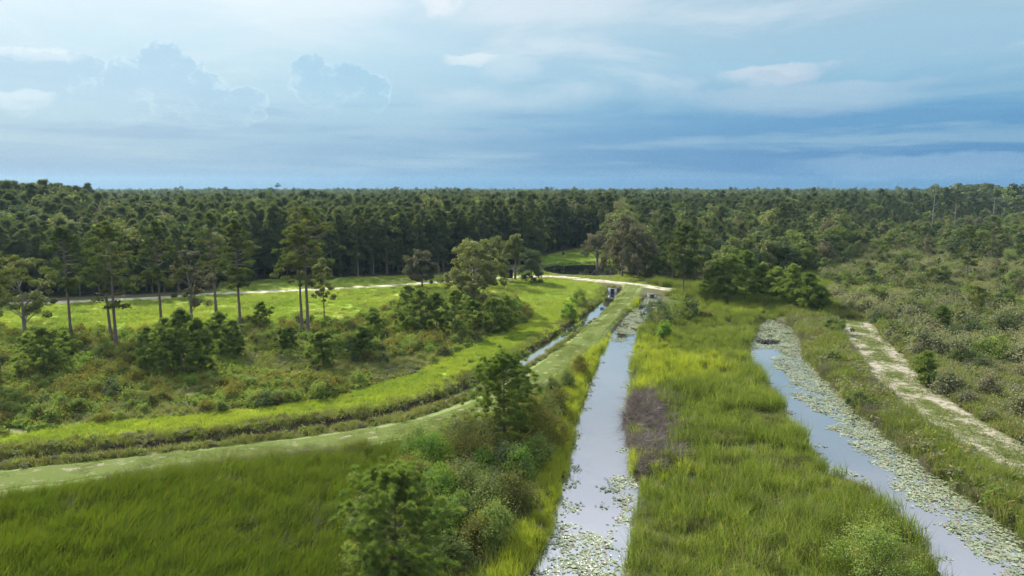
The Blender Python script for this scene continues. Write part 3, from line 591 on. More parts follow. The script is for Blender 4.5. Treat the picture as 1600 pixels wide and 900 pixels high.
bl = spline(RPATH, .4); nn_ = 5000; i0 = rng.integers(0, len(bl), nn_); off = rng.uniform(3.6, 7.8, nn_)*np.where(rng.random(nn_) < .75, 1, -.45); tg = np.gradient(bl, axis=0)[i0]; tg /= np.linalg.norm(tg, axis=1)[:, None]; x = bl[i0, 0]-tg[:, 1]*off; y = bl[i0, 1]+tg[:, 0]*off; x, y = filt((y > 28) & (dline(RPATH, x, y, False) > 3.4) & (sdist(CH2, x, y) > .5), x, y)
W6 = pack(x, y, rng.uniform(.5, 1.5, len(x)), rng.choice([1, 4, 5, 4, 5, 0], len(x)), rng)
scatter('undergrowth', 'low tangled weeds and seedlings covering the scrub ground and ditch banks', 'undergrowth', wd+wt, cat_(W1, W2, W3, W4, W5, W6, W7, W8))
# --- lily pads
def pad(seed, n, sp):
    r_ = np.random.default_rng(seed); b = Buf()
    for i in range(n):
        a0 = r_.uniform(0, 6.28); c = np.append(r_.normal(0, sp, 2), 0); R_ = r_.uniform(.05, .12)*(1+.3*(r_.random() < .15)); th = a0+np.linspace(.22, 6.06, 11); tx, ty = r_.normal(0, .10, 2)
        rr = R_*(1+r_.normal(0, .05, 11)); v = np.stack([np.cos(th)*rr, np.sin(th)*rr, 0*th], 1); v[:, 2] = v[:, 0]*tx+v[:, 1]*ty+.025+r_.uniform(0, .02)+.018*(r_.random(11) < .2)
        v = np.vstack([[0, 0, .02], v])+c; b.add(v, t=[(0, j, j+1) for j in range(1, 11)], tone=np.clip(r_.normal(.55, .3), 0, 1.3))
    return b.mesh('pad', M['pad'])
pds = [pad(101+i, 13, .30) for i in range(4)]
def pads(pg, dens, f):
    x, y = sample(pg, dens, rng, ymax=160); sx0, sy0 = P(1200, 535, WZ); x, y = filt((sdist(pg, x, y) < -.15) & (((x-sx0)/2.2)**2+((y-sy0)/2.0)**2 > .6+.9*fbm(x, y, .9, 66)), x, y); px, py = proj(x, y, WZ); pr_ = f(x, y, px, py); q = rng.random(len(x)) < pr_; x, y = filt(q, x, y)
    return pack(x, y, rng.uniform(.75, 1.2, len(x)), ri(len(x), 0, 4), rng, WZ)
def f1(x, y, px, py):
    e = -sdist(CH1, x, y); n = fbm(x, y, 2.5, 61); d = 1.3*ss(815, 860, py)*ss(.25, .5, n+.15)+1.2*ss(545, 520, py)*ss(.3, .5, n)+.9*ss(.9, .2, e)*ss(.45, .6, n)
    d += .9*ss(.5, .62, n)*ss(930, 975, px)*ss(700, 780, py); d += .9*ss(.5, .65, n)*ss(1.8, .6, e)*ss(740, 800, py); return np.clip(d, 0, 1)*(.25+.75*ss(.35, .6, fbm(x, y, 1.1, 64)))
def f2(x, y, px, py):
    rt = np.interp(py, [500,560,592,632,668,733,783,842,955], [1232,1260,1290,1330,1370,1450,1520,1600,1750]); lf_ = np.interp(py, [508,564,608,660,700,755,800,850,900], [1188,1169,1202,1237,1264,1345,1400,1445,1476])
    u = (px-lf_)/(rt-lf_); n = fbm(x, y, 2.2, 62); d = ss(.40, .52, u+(n-.5)*.7)+ss(552, 535, py)*1.0+.5*ss(.14, .0, u)*ss(.4, .6, n); return np.clip(d*(.35+.65*ss(.3, .42, fbm(x, y, 1.3, 63))), 0, 1)
scatter('lily_pads', 'pale green lily pads floating in drifts on both water channels', 'lily pads', pds, cat_(pads(CH1, 5.2, f1), pads(CH2, 5.2, f2)))

# ================================================================== shrubs (individuals for the largest 300 of the left and right scrub)
LS = [bush(201+i, 1.5, 1.0, 15, 60, .085, lf, .36) for i, lf in enumerate(('shrub', 'myrtle', 'shrub', 'myrtle', 'lime', 'dark'))]
RS = [bush(211+i, 1.6, 1.1, 15, 60, .09, lf, .36) for i, lf in enumerate(('scrub', 'scrub', 'shrub', 'grey', 'dark', 'broad'))]
YP = [pine(221+i, 3.2, .06, 1.05, 26, .42, .26, .05, 12, 6, leaf='ypine', sub=3, tr=.05, peak=.15, low=.8) for i in range(3)]
def join_mesh(a, b_, name):
    me = bpy.data.meshes.new(name); bm = __import__('bmesh').new(); bm.from_mesh(a); n0 = len(bm.faces); bm.from_mesh(b_)
    bm.faces.ensure_lookup_table()
    for f in bm.faces[n0:]: f.material_index = 1
    bm.to_mesh(me); bm.free(); me.materials.append(a.materials[0]); me.materials.append(b_.materials[0]); return me
LSJ = [join_mesh(a, b_, 'shrub') for a, b_ in LS]; RSJ = [join_mesh(a, b_, 'scrub_shrub') for a, b_ in RS]; YPJ = [join_mesh(a, b_, 'young_pine') for a, b_ in YP]
def shrubs(pg, dens, protos, wts, s0, s1, seed, nind, name, looks, zones, group, ymax):
    global rng
    x, y = sample(pg, dens, rng, ymax=ymax); x, y = filt(clear_of(x, y, 2.8, 2.7, 3, 1.0, 2.8), x, y); nz = fbm(x, y, 12, seed)
    q = (nz+rng.normal(0, .08, len(x))) > .40; x, y, nz = filt(q, x, y, nz)
    s = (s0+(s1-s0)*np.clip(rng.beta(1.6, 2.6, len(x))+(nz-.5)*.8, 0, 1)); pi = rng.choice(len(protos), len(x), p=wts); px, py = proj(x, y)
    score = s/y*((px > 0) & (px < 1600)); o = np.argsort(-score); ind, rest = o[:nind], o[nind:]; z = H(x, y)
    for i in ind:
        ob = link(name, protos[pi[i]], None, (x[i], y[i], z[i]-.05)); ob.scale = (s[i], s[i], s[i]*rng.uniform(.85, 1.15)); ob.rotation_euler = (0, 0, rng.uniform(0, 6.28)); tag(ob, '%s %s shrub %s' % ('big' if s[i] > s0+.62*(s1-s0) else 'small', looks[pi[i]], [b_ for a_, c_, b_ in zones if px[i] < a_ and py[i] < c_][0]), 'shrub', group)
    return (x[rest], y[rest], z[rest], rng.uniform(0, 6.28, len(rest)), s[rest], pi[rest])
S1 = shrubs(SHRUB, .42, LSJ, [.30, .26, .18, .10, .10, .06], .45, 1.35, 51, 150, 'shrub', ('green', 'olive', 'spreading green', 'olive brown', 'bright lime green', 'dark green'), [(150, 590, 'around the bushy dark young pines at far left'), (150, 9999, 'between far left pines and the lit grass strip'), (340, 590, 'beside the dense dark pine thicket'), (340, 9999, 'just below the dense dark pine thicket'), (500, 560, 'round the foot of the tallest pine pair'), (500, 9999, 'between the tall pine pair and the lit strip'), (640, 9999, 'left of the mid clump of young pines'), (9999, 9999, 'under the big oak and young pine clump')], 'shrubs of the left scrub belt', 190)
S2 = shrubs(SCRUB, .26, RSJ, [.3, .25, .15, .12, .08, .10], .6, 2.2, 52, 150, 'scrub_shrub', ('grey green', 'pale grey green', 'fresh green', 'greyish mossy', 'dark green', 'leafy green'), [(1400, 9999, 'beside the head of the right sandy path'), (1500, 520, 'in the far scrub above the dense young pine'), (1500, 9999, 'round the dense young pine by the path'), (9999, 470, 'below the lone scrub pines at right'), (9999, 560, 'in the middle of the right-hand scrub'), (9999, 9999, 'between the right path and picture edge')], 'shrubs of the right scrubland', 460)
S2 = (S2[0], S2[1], S2[2], S2[3], S2[4], S2[5]+len(LSJ))
scatter('shrubbery', 'smaller and farther shrubs filling the scrub on both sides', 'shrubbery', LSJ+RSJ, cat_(S1, S2))

# ================================================================== forest
FP = [pine(301+i, 18, .40+.05*i, 3.1, 26, 1.15, .75, .26, 12, 5, leaf='pinefar', sub=3, peak=.3, low=.55) for i in range(4)]
FPd = [pine(311+i, 18, .12+.05*i, 3.4, 34, 1.2, .8, .27, 11, 5, leaf='pinefar', sub=3, peak=.3, low=.85) for i in range(2)]
FBm = [broad(321+i, 11, 3.6, .12, 9, 1.25, 46, .30, leaf=lf, sub=5) for i, lf in enumerate(('broad', 'broad', 'dark', 'grey', 'oak'))]
fj = [join_mesh(a, b_, 'forest_tree') for a, b_ in FP+FPd+FBm]
def far_mesh(seed, leaf):
    r_ = np.random.default_rng(seed); b = Buf()
    for i in range(7): clump_leaves(b, np.array([r_.normal(0, 1.4), r_.normal(0, 1.4), r_.uniform(10, 16.8)]), 2.0, 26, .75, r_, .7, .5, .4)
    clump_leaves(b, np.array([0, 0, 7.]), 3.0, 26, 1.0, r_, 1.2, .4, .4)
    tube(b, [(0, 0, 0), (0, 0, 14)], [.25, .12], 4); return b.mesh('far_tree', M[leaf])
fj += [far_mesh(331+i, 'pinefar') for i in range(3)]+[far_mesh(335, 'broad')]
pts = []
r0 = 95.0
while r0 < 3300:
    sp = 4.3 if r0 < 330 else 4.3+(r0-330)*.012; n = int(2*R(50)*r0/sp); a = R(-50)+2*R(50)*(np.arange(n)+rng.random(n))/n; rr = r0+rng.uniform(-.5, .5, n)*sp
    pts.append(np.stack([np.sin(a)*rr, np.cos(a)*rr], 1)); r0 += sp*.95
pts = np.concatenate(pts); x, y = pts[:, 0], pts[:, 1]; px, py = proj(x, y); k_ = pip(FOREST, x, y) & (np.abs(px-800) < 1050); x, y, px = filt(k_, x, y, px); dist = np.hypot(x, y)
xs, ys = sample(SCRUB, .030, rng, ymax=470); q = (ys > 85+60*rng.random(len(xs))) & (dline(RPATH, xs, ys, False) > 6) & (rng.random(len(xs)) < .35+.65*ss(.4, .6, fbm(xs, ys, 18, 93))); xs, ys = filt(q, xs, ys); pxs, _ = proj(xs, ys)
nfor = len(x); x, y, px, dist = np.append(x, xs), np.append(y, ys), np.append(px, pxs), np.append(dist, np.hypot(xs, ys)); isc = np.arange(len(x)) >= nfor
ed = dline(FEDGE, x, y, False); nz = fbm(x, y, 45, 71); nh = fbm(x, y, 120, 72)
h = 15.0+3.8*nz+2.0*(nh-.5)+rng.normal(0, 1.0, len(x))*(1+.7*ss(230, 300, dist)); typ = rng.choice([0, 1, 2, 3, 4, 5], len(x))
typ = np.where((rng.random(len(x)) < np.where(px < 430, .32, .15)) & (px < 960), rng.integers(6, 11, len(x)), typ)
typ = np.where((ed < 6) & (px < 900) & (rng.random(len(x)) < .8), rng.choice([4, 5], len(x)), typ)
lft = ss(215, 60, px)*ss(225, 270, dist)*ss(520, 430, dist); h += lft*(5.4+4.5*(fbm(x, y, 30, 75)-.4)+rng.normal(0, 1.3, len(x))); h -= ss(420, 300, px)*ss(230, 190, dist)*2.5
lowL = ss(380, 330, px)*ss(215, 240, dist)*ss(262, 250, dist); 
brd = (px > 960) & (rng.random(len(x)) < np.where(dist < 330, .72, .25)); typ = np.where(brd, rng.choice([6, 7, 8, 9, 10], len(x), p=[.3, .3, .2, .1, .1]), typ)
hr = np.where(dist < 420, 7.5+ss(165, 360, dist)*6.5+2.5*(nz-.5)+rng.normal(0, 1.3, len(x)), h); tall = (rng.random(len(x)) < .22); h = np.where(px > 985, np.where((typ < 6) & tall, np.minimum(hr*1.35, 17.5), hr), h)
h += ss(1400, 1500, px)*ss(400, 450, dist)*ss(900, 600, dist)*7.0
h = np.where((px > 1312) & (ed < 40) & ~isc, h*(.45+.55*ed/40), h)
h = np.where(isc, (2.6+4.8*ss(90, 330, dist))*rng.uniform(.6, 1.4, len(x)), h); typ = np.where(isc, rng.choice([6, 7, 8, 9, 10, 1], len(x), p=[.25, .25, .1, .15, .2, .05]), typ)
h = h+ss(450, 700, dist)*(7*(fbm(x, y, 160, 76)-.45)+rng.normal(0, 1.1, len(x))+(rng.random(len(x)) < .05)*rng.uniform(2, 5, len(x)));
fr = dist > 560; typ = np.where(fr, np.where(rng.random(len(x)) < .18, 14, rng.integers(11, 14, len(x))), typ)
h = np.minimum(h, np.where(px < 300, 25.5, 27.5)); base_h = np.array([18]*6+[11]*5+[17.5]*4)[typ]; s = h/base_h; z = np.zeros(len(x))-.1
drop = rng.random(len(x)) < np.where((px > 1312) & (ed < 60) & ~isc, .45, .04); x, y, px, dist, typ, s, z, h, ed = filt(~drop, x, y, px, dist, typ, s, z, h, ed)
vis = (px > -20) & (px < 1620); isb = (typ >= 6) & (typ < 11); isp = typ < 6
def pick(mask, n): 
    sc_ = np.where(mask & vis, h/dist*np.exp(-ed/60), 0); o = np.argsort(-sc_)[:n]; return o[sc_[o] > 0]
pp, bb_ = pick(isp, 270), pick(isb, 280); used = np.zeros(len(x), bool); used[pp] = True; used[bb_] = True
protoP = FP+FPd
def zone(p_, names):
    for lim, nm in names:
        if p_ < lim: return nm
    return names[-1][1]
ZP = [(90, 'behind the grey-green oak at far left'), (215, 'behind the close pair of tall pines'), (330, 'behind the pale-trunked pine, across the dirt road'), (430, 'behind the slender dark pine and road bend'), (560, 'behind the tallest pine and slim lime tree'), (640, 'left of the lone rounded tree, beyond the field'), (720, 'right behind the lone rounded tree'), (845, 'behind the big oak and hunting blind'), (960, 'behind the clearing with the game feeder'), (1110, 'behind the grey cypresses of the pond'), (1310, 'rising above the woodland behind the dark grove'), (1450, 'over the woodland beyond the right sandy path'), (9999, 'near the skyline above the right scrubland')]
ZL = {0: 'broken-crowned', 1: 'high-crowned', 2: 'bare-stemmed', 3: 'flat-topped', 4: 'low-branched full', 5: 'dense dark'}
for i in pp:
    zn = zone(px[i], ZP); dp_ = 'front-rank' if ed[i] < 7 else 'second-rank' if ed[i] < 14 else 'inner'
    thing('pine_tree', '%s %s pine %s' % (dp_, ZL[typ[i]], zn), 'pine tree', x[i], y[i], (('trunk', protoP[typ[i]][0]), ('crown', protoP[typ[i]][1])), rng.uniform(0, 6.28), (s[i]*rng.uniform(.85, 1.1),)*2+(s[i],), 'pines of the forest edge', z[i])
ZB = [(430, 'at the left forest edge'), (850, 'in the pine wall beyond the field'), (1010, 'by the grey cypresses of the pond'), (1110, 'behind the dark-trunked road-end pine'), (1200, 'behind the left grove half'), (1300, 'behind the right grove half'), (1400, 'beyond the right path head'), (1500, 'above the middle of the right scrubland'), (9999, 'in the scrubland by the right picture edge')]
LB = {6: 'green rounded', 7: 'green loose-crowned', 8: 'dark green', 9: 'greyish mossy', 10: 'pale yellow-green'}
for i in bb_:
    zn = zone(px[i], ZB); dp_ = 'open-grown' if isc[i] else ('front-rank' if ed[i] < 9 else 'inner')
    thing('broadleaf_tree', '%s %s %s tree %s' % (dp_, 'low' if h[i] < 5 else 'short' if h[i] < 7.5 else 'mid-height' if h[i] < 10 else 'tall' if h[i] < 12.5 else 'very tall', LB[typ[i]], zn), 'broadleaf tree', x[i], y[i], (('trunk', FBm[typ[i]-6][0]), ('crown', FBm[typ[i]-6][1])), rng.uniform(0, 6.28), s[i], 'broadleaf trees of the woodland edge', z[i])
r_ = ~used
scatter('forest', 'unbroken pine and broadleaf forest stretching to the horizon', 'forest', fj, (x[r_], y[r_], z[r_], rng.uniform(0, 6.28, r_.sum()), s[r_], typ[r_]))

# ================================================================== trees that stand out
def base(px, pyb): x_, y_ = P(px, pyb, gz(*P(px, pyb))); return x_, y_
def hgt(px, pyb, pyt):
    x_, y_ = base(px, pyb); u = 450.0-pyt; k_ = (-FPX*math.sin(PITCH)+u*math.cos(PITCH))/(FPX*math.cos(PITCH)+u*math.sin(PITCH)); return CAM_H+k_*y_-gz(x_, y_)
def mpp(px, pyb): return base(px, pyb)[1]/FPX
def put(kind, px, pyb, pyt, wpx, label, name, cat, seed=0, group=None, parts=('trunk', 'crown'), **kw):
    x_, y_ = base(px, pyb); h_ = hgt(px, pyb, pyt); r_ = wpx*.55*mpp(px, pyb)
    tm, cm = kind(seed+500, h_, r_ if kind is not pine else r_, **kw) if kind is not pine else pine(seed+500, h_, kw.pop('cb', .45), r_, **kw)
    return thing(name, label, cat, x_, y_, ((parts[0], tm), (parts[1], cm)), group=group)
TP = dict(nb=34, clump=.80, tuft=.42, W=.09, nt=26, nn=6, sub=3, low=.6)
put(pine, 112, 527, 356, 68, 'tall bare-stemmed pine left of the close pair, in front of the dirt road', 'pine_tree', 'pine tree', 1, cb=.45, **TP)
put(pine, 174, 531, 352, 66, 'slimmer back pine of the close pair with touching crowns', 'pine_tree', 'pine tree', 2, cb=.5, **TP)
put(pine, 184, 549, 346, 80, 'front pine of the close pair, drooping lower limbs over the bright field', 'pine_tree', 'pine tree', 3, cb=.36, **TP)
put(pine, 253, 518, 346, 74, 'broad pine with pale trunk between the close pair and the mossy tree', 'pine_tree', 'pine tree', 4, cb=.42, **TP)
put(pine, 338, 492, 333, 62, 'straight pine standing just behind the mossy broadleaf tree', 'pine_tree', 'pine tree', 5, cb=.45, **TP)
put(pine, 376, 522, 343, 52, 'slender dark pine rising over the small pines at mid left', 'pine_tree', 'pine tree', 6, cb=.42, **TP)
put(pine, 471, 524, 352, 60, 'leaning thinner stem of the pine pair beside the slim lime tree', 'pine_tree', 'pine tree', 7, cb=.62, lean=.03, **TP)
put(pine, 481, 528, 324, 102, 'tallest wide-crowned pine of the left row, beside the slim lime tree', 'pine_tree', 'pine tree', 8, cb=.40, **TP)
put(pine, 0, 590, 395, 90, 'pine cut by the left picture edge, only its dark trunk reaching the scrub', 'pine_tree', 'pine tree', 9, cb=.62, **TP)
put(broad, 40, 522, 402, 104, 'wide grey-green oak at far left with pale leaf tips', 'oak_tree', 'oak tree', 11, leaf='oak', cb=.25, nl=14, clump=.9, nleaf=130, size=.19, sub=6, bark='greybark', bare=.1)
put(broad, 300, 506, 388, 62, 'mossy pale tree with upright limbs between left row pines', 'mossy_tree', 'tree', 12, leaf='grey', cb=.28, nl=14, clump=.75, nleaf=110, size=.18, sub=5, bark='greybark', tr=.22, bare=.1, top=.95)
put(broad, 507, 506, 404, 40, 'slim yellow-green tree right of the tallest pine', 'slim_tree', 'tree', 13, leaf='oak', cb=.35, nl=12, clump=.5, nleaf=80, size=.16, sub=5, tr=.10, top=.97)
put(broad, 660, 449, 391, 50, 'small lone rounded tree standing beside the dirt road', 'lone_tree', 'tree', 14, leaf='grey', cb=.22, nl=18, clump=.85, nleaf=110, size=.22, sub=6, tr=.18, top=.92)
put(broad, 741, 486, 372, 100, 'big spreading oak behind the clump of young pines', 'oak_tree', 'oak tree', 15, leaf='oak', cb=.20, nl=22, clump=1.0, nleaf=130, size=.2, sub=7, bark='greybark', bare=.12)
put(broad, 768, 446, 368, 60, 'pale oak behind the big oak, left of the hunting blind tree', 'oak_tree', 'oak tree', 16, leaf='oak', cb=.22, nl=11, clump=1.0, nleaf=100, size=.19, sub=6)
put(broad, 805, 438, 363, 38, 'upright pale-topped oak shading the black hunting blind', 'oak_tree', 'oak tree', 17, leaf='oak', cb=.46, nl=11, clump=.9, nleaf=100, size=.19, sub=6, tr=.25)
put(broad, 830, 443, 386, 38, 'dark dense cedar-like tree right of the hunting blind', 'cedar_tree', 'tree', 18, leaf='dark', cb=.02, nl=12, clump=1.0, nleaf=100, size=.18, sub=6)
put(broad, 933, 414, 362, 50, 'grey spreading tree on the far bank of the dark pond', 'pond_tree', 'tree', 19, leaf='grey', cb=.28, nl=10, clump=1.2, nleaf=80, size=.24, sub=6, tr=.35)
for i, (a_, b_, c_, w_, l_) in enumerate([(972,432,338,60,'tallest grey cypress on the right shore of the pond'),(997,436,352,50,'grey cypress right of the tallest one, before the reeds'),(955,428,375,34,'low mossy cypress leaning over the pond end')]):
    put(broad, a_, b_, c_, w_, l_, 'cypress_tree', 'cypress tree', 20+i, leaf='grey', cb=.18, nl=13, clump=1.1, nleaf=80, size=.24, sub=6, tr=.2, bare=.1, top=.96)
put(pine, 1067, 466, 350, 66, 'dark-trunked pine standing at the sandy road end near the culvert', 'pine_tree', 'pine tree', 24, cb=.35, nb=40, clump=1.1, tuft=.55, W=.16, nt=20, nn=6, sub=4)
# young pine clumps
YG = dict(pw=1.6, clump=.40, tuft=.36, W=.075, nt=18, nn=7, sub=4, leaf='ypine', peak=.3, low=.6, lean=.03)
for i, (a_, b_, c_, w_, l_) in enumerate([(637,516,446,34,'tallest young pine at the left end of the mid clump'),(658,520,452,34,'second young pine from the left end of the mid clump'),(683,522,458,34,'young pine in the middle of the mid clump, left of the oak'),
    (712,524,452,36,'young pine directly before the oak trunk'),(738,516,470,30,'short young pine under the oak'),(772,520,466,36,'dark young pine right of the oak trunk'),(792,516,462,36,'outer young pine of the mid clump beside the bright bush'),
    (262,585,498,48,'left young pine of the dense dark thicket by the mossy tree'),(286,588,482,54,'tallest young pine of the dense dark thicket by the mossy tree'),(312,582,497,44,'right young pine of the dense dark thicket'),(236,575,512,36,'small outlying pine left of the dense dark thicket'),
    (345,555,488,34,'young pine with visible stem right of the thicket'),(366,560,500,32,'young pine partly hiding the slender tall pine trunk'),(70,588,512,60,'bushy dark young pine at left, below the oak'),(96,570,520,40,'small pine beside the bushy dark one at left'),
    (585,530,489,26,'single dark little pine in open scrub between tall pair and mid clump'),(568,562,512,30,'little pine down the scrub from the single dark one'),(505,575,520,46,'rounded young pine under the tall pine pair'),(410,510,472,22,'thin spire-like pine at the field edge'),(450,545,512,26,'little pine amid scrub just left of the tall pair trunks')]):
    put(pine, a_, b_, c_, w_*1.3, l_, 'young_pine', 'young pine', 40+i, cb=.06+.03*(i % 4), nb=max(26, int(w_*1.25)), **YG)
for i, (a_, b_, c_, w_, l_) in enumerate([(1118,470,410,46,'leftmost conifer of the dark grove behind the island'),(1140,472,398,48,'tallest conifer in left half of the dark grove'),(1164,470,392,42,'slim conifer in the middle of the dark grove'),(1212,476,418,44,'conifer left of centre in the right half of the grove'),
    (1236,482,414,46,'tallest conifer in right half of the grove'),(1262,488,428,42,'conifer at the right edge of the grove, behind the round one'),(1278,491,448,34,'round bright little conifer closing the grove at right'),(1190,470,412,36,'thin conifer joining the two halves of the grove')]):
    put(pine, a_, b_, c_, w_, l_, 'conifer', 'conifer', 70+i, cb=.05, nb=60, clump=.65, tuft=.5, W=.11, nt=20, nn=6, sub=4, leaf='ypine', peak=.2, low=.9, pw=1.8, group=None)
for i, (a_, b_, c_, w_, l_) in enumerate([(1510,441,352,36,'thin sparse pine standing alone in the right scrub'),(1548,415,338,36,'far sparse pine right of the lone scrub pine'),(1523,508,448,34,'short sparse pine at mid right of the scrub'),(1446,604,550,34,'dense young pine at the outer edge of the right path'),(1395,530,502,20,'bright small pine by the head of the right path'),(1262,340,312,30,'dark pine rising above the woodland right of centre'),(1470,520,478,24,'tiny pine inside the right scrub near the path')]):
    put(pine, a_, b_, c_, w_, l_, 'scrub_pine', 'pine tree', 80+i, cb=.3 if i < 3 else .05, nb=26, clump=.6 if i > 1 else 1.0, tuft=.4, W=.09 if i > 1 else .2, nt=12 if i < 3 else 20, nn=6, sub=3, leaf='pine' if i < 3 else 'ypine', peak=.4)
# the near trees between rushes and channel
M['npine'] = leaf_mat('near_pine_needles', (.075,.125,.030), (.21,.29,.065), (.30,.33,.12), .45)  # lighter yellow-green needle colour for the two near pines
NP = dict(pw=1.9, clump=.36, tuft=.24, W=.022, nt=32, nn=12, sub=6, leaf='npine', peak=.4, low=.75, lean=.03)
put(pine, 622, 925, 736, 185, 'near bushy pine at the bottom, beside the rush meadow', 'young_pine', 'young pine', 91, cb=.05, nb=105, **NP)
put(pine, 788, 700, 551, 112, 'tall bushy pine standing between the berm path and water channel', 'young_pine', 'young pine', 92, cb=.16, nb=110, **NP)
for i, (a_, b_, c_, w_, lf, nm, l_) in enumerate([(735,735,640,100,'myrtle','wax_myrtle','large olive brown wax myrtle below the tall bushy pine'),(832,690,615,70,'myrtle','wax_myrtle','rounded wax myrtle right of the tall bushy pine'),(790,745,690,80,'dark','wax_myrtle','dark low wax myrtle below the tall bushy pine trunk'),
    (668,740,672,80,'lime','leafy_bush','light green leafy bush at the rush meadow corner'),(688,800,722,80,'lime','leafy_bush','light green bush right behind the near bushy pine'),(640,780,712,70,'myrtle','wax_myrtle','olive bush between the light green bushes'),
    (690,850,776,80,'lime','leafy_bush','bright green bush right of the near bushy pine'),(575,840,770,50,'broad','leafy_bush','pale green sapling left of the near bushy pine'),(600,905,830,90,'shrub','leafy_bush','low leafy bush under the near bushy pine'),
    (1365,920,808,130,'shrub','wax_myrtle','yellow green wax myrtle at the island tip by the right channel'),(1028,508,462,56,'dark','wax_myrtle','largest dark bush below the culvert box on the island'),(1056,500,456,50,'shrub','wax_myrtle','yellow green bush behind the largest dark bush'),(1078,497,462,38,'dark','wax_myrtle','dark right-hand bush of the island bush group'),
    (1038,530,502,20,'lime','leafy_bush','small bright round bush below the island bush group'),(1100,499,485,22,'myrtle','wax_myrtle','small dark bush in the marsh right of the bush group'),(1300,570,548,34,'broad','leafy_bush','low green bush on the right channel bank'),(1342,640,612,34,'broad','leafy_bush','round green bush midway down the right channel bank'),(1300,520,494,60,'shrub','leafy_bush','leafy mound at the head of the right channel bank'),
    (905,480,448,34,'shrub','leafy_bush','bush at the ditch side near the field corner'),(890,500,472,28,'lime','leafy_bush','light bush at the field corner above the ditch'),(800,492,466,34,'lime','leafy_bush','bright green bush at right end of the young pine clump')]):
    put(bush, a_, b_, c_, w_, l_, nm, 'bush', 110+i, parts=('stem', 'foliage'), leaf=lf, n=34 if b_ > 600 else 20, nleaf=230 if b_ > 600 else 90, size=.062 if b_ > 600 else .13, clump=.24)
belt = [(615,885),(640,845),(655,815),(700,880),(720,820),(735,780),(762,800),(700,770),(722,760),(755,735),(770,770),(812,740),(838,720),(860,690),(850,655),(870,640),(862,610),(885,600),(905,575),(760,700),(745,715),(716,700),(680,715),(650,710),(745,850),(770,840),(800,790),(660,765)]
bk = [('lime','light green'),('myrtle','olive brown'),('broad','mid green'),('shrub','yellowish green'),('dark','dark green'),('broad','fresh leafy green'),('myrtle','tawny olive')]
bw = [('close to the near bushy pine', 690, 999), ('below the wax myrtles, beside the yellow reeds', 999, 999)]
for i, (a_, b_) in enumerate(belt):
    lf, nmx = bk[(i*3+i//5) % 7]; sz = rng.uniform(.75, 1.25); ww = 62*sz*(b_-294)/480
    where = 'close to the near bushy pine' if b_ > 800 and a_ < 730 else 'at the water side above the rushes, near the yellow reeds' if b_ > 760 else 'crowding the foot of the tall bushy pine' if b_ > 690 and a_ > 730 else 'where the rush meadow meets the berm path' if b_ > 690 else 'along the bank between berm path and middle channel'
    put(bush, a_, b_+12, b_-ww*.72, ww, ('small ' if sz < .92 else 'big ' if sz > 1.08 else '')+nmx+' bush '+where, 'bank_bush', 'bush', 160+i, 'bushes of the bank between rushes and channel', parts=('stem', 'foliage'), leaf=lf, n=30, nleaf=150, size=.07, clump=.26)
# dead trees
def snag(seed, h_, r_):
    r0_ = np.random.default_rng(seed); b = Buf(); tube(b, [(0, 0, 0), (.1, 0, h_*.5), (.2, .1, h_)], [h_*.012, h_*.008, h_*.003], 6)
    for i in range(9):
        z_ = h_*r0_.uniform(.4, .95); a_ = r0_.uniform(0, 6.28); L = r_*r0_.uniform(.4, 1); o_ = np.array([.12, .05, z_]); d_ = np.array([math.cos(a_), math.sin(a_), .5])*L; tube(b, [o_, o_+d_*.6, o_+d_+np.array([0, 0, .3*L])], [h_*.007, h_*.005, h_*.002], 4)
    return b.mesh('snag', M['greybark'], True)
for i, (a_, b_, c_, l_) in enumerate([(1488,380,318,'bare forked dead trunk rising from the right woodland'),(1548,372,306,'leaning bare dead trunk near the right skyline'),(1454,376,303,'thin bare dead trunk left of the forked one')]):
    x_, y_ = base(a_, b_); ob = link('dead_tree', snag(i, hgt(a_, b_, c_), 2.4), None, (x_, y_, 0)); tag(ob, l_, 'dead tree')

# ================================================================== built things
def box(b, c, s, rot=0.0):
    x_, y_, z_ = [v*.5 for v in s]; v = np.array([(a*x_, d*y_, e*z_) for e in (-1, 1) for a, d in ((-1, -1), (1, -1), (1, 1), (-1, 1))]); ca, sa = math.cos(rot), math.sin(rot)
    v = np.stack([v[:, 0]*ca-v[:, 1]*sa, v[:, 0]*sa+v[:, 1]*ca, v[:, 2]], 1)+np.array(c); b.add(v, [(0, 3, 2, 1), (4, 5, 6, 7), (0, 1, 5, 4), (1, 2, 6, 5), (2, 3, 7, 6), (3, 0, 4, 7)])
def mb(fn, name, mt):
    b = Buf(); fn(b); return b.mesh(name, mt)
Mw = solid('weathered_plywood_black', (.018,.018,.02), .8, .3); Mwood = solid('grey_timber', (.30,.27,.23), .85, .3, 4, stretch=(6,6,1)); Mgalv = solid('galvanised_metal', (.40,.43,.46), .45, .15, 2, .6); Mdark = solid('dark_opening', (.015,.018,.02), .9, .2); Mmud = solid('wet_black_mud', (.018,.014,.011), .35, .5, 3, bump=.6); Mblack = solid('black_barrel', (.02,.02,.018), .5, .2)
x_, y_ = base(796, 441)
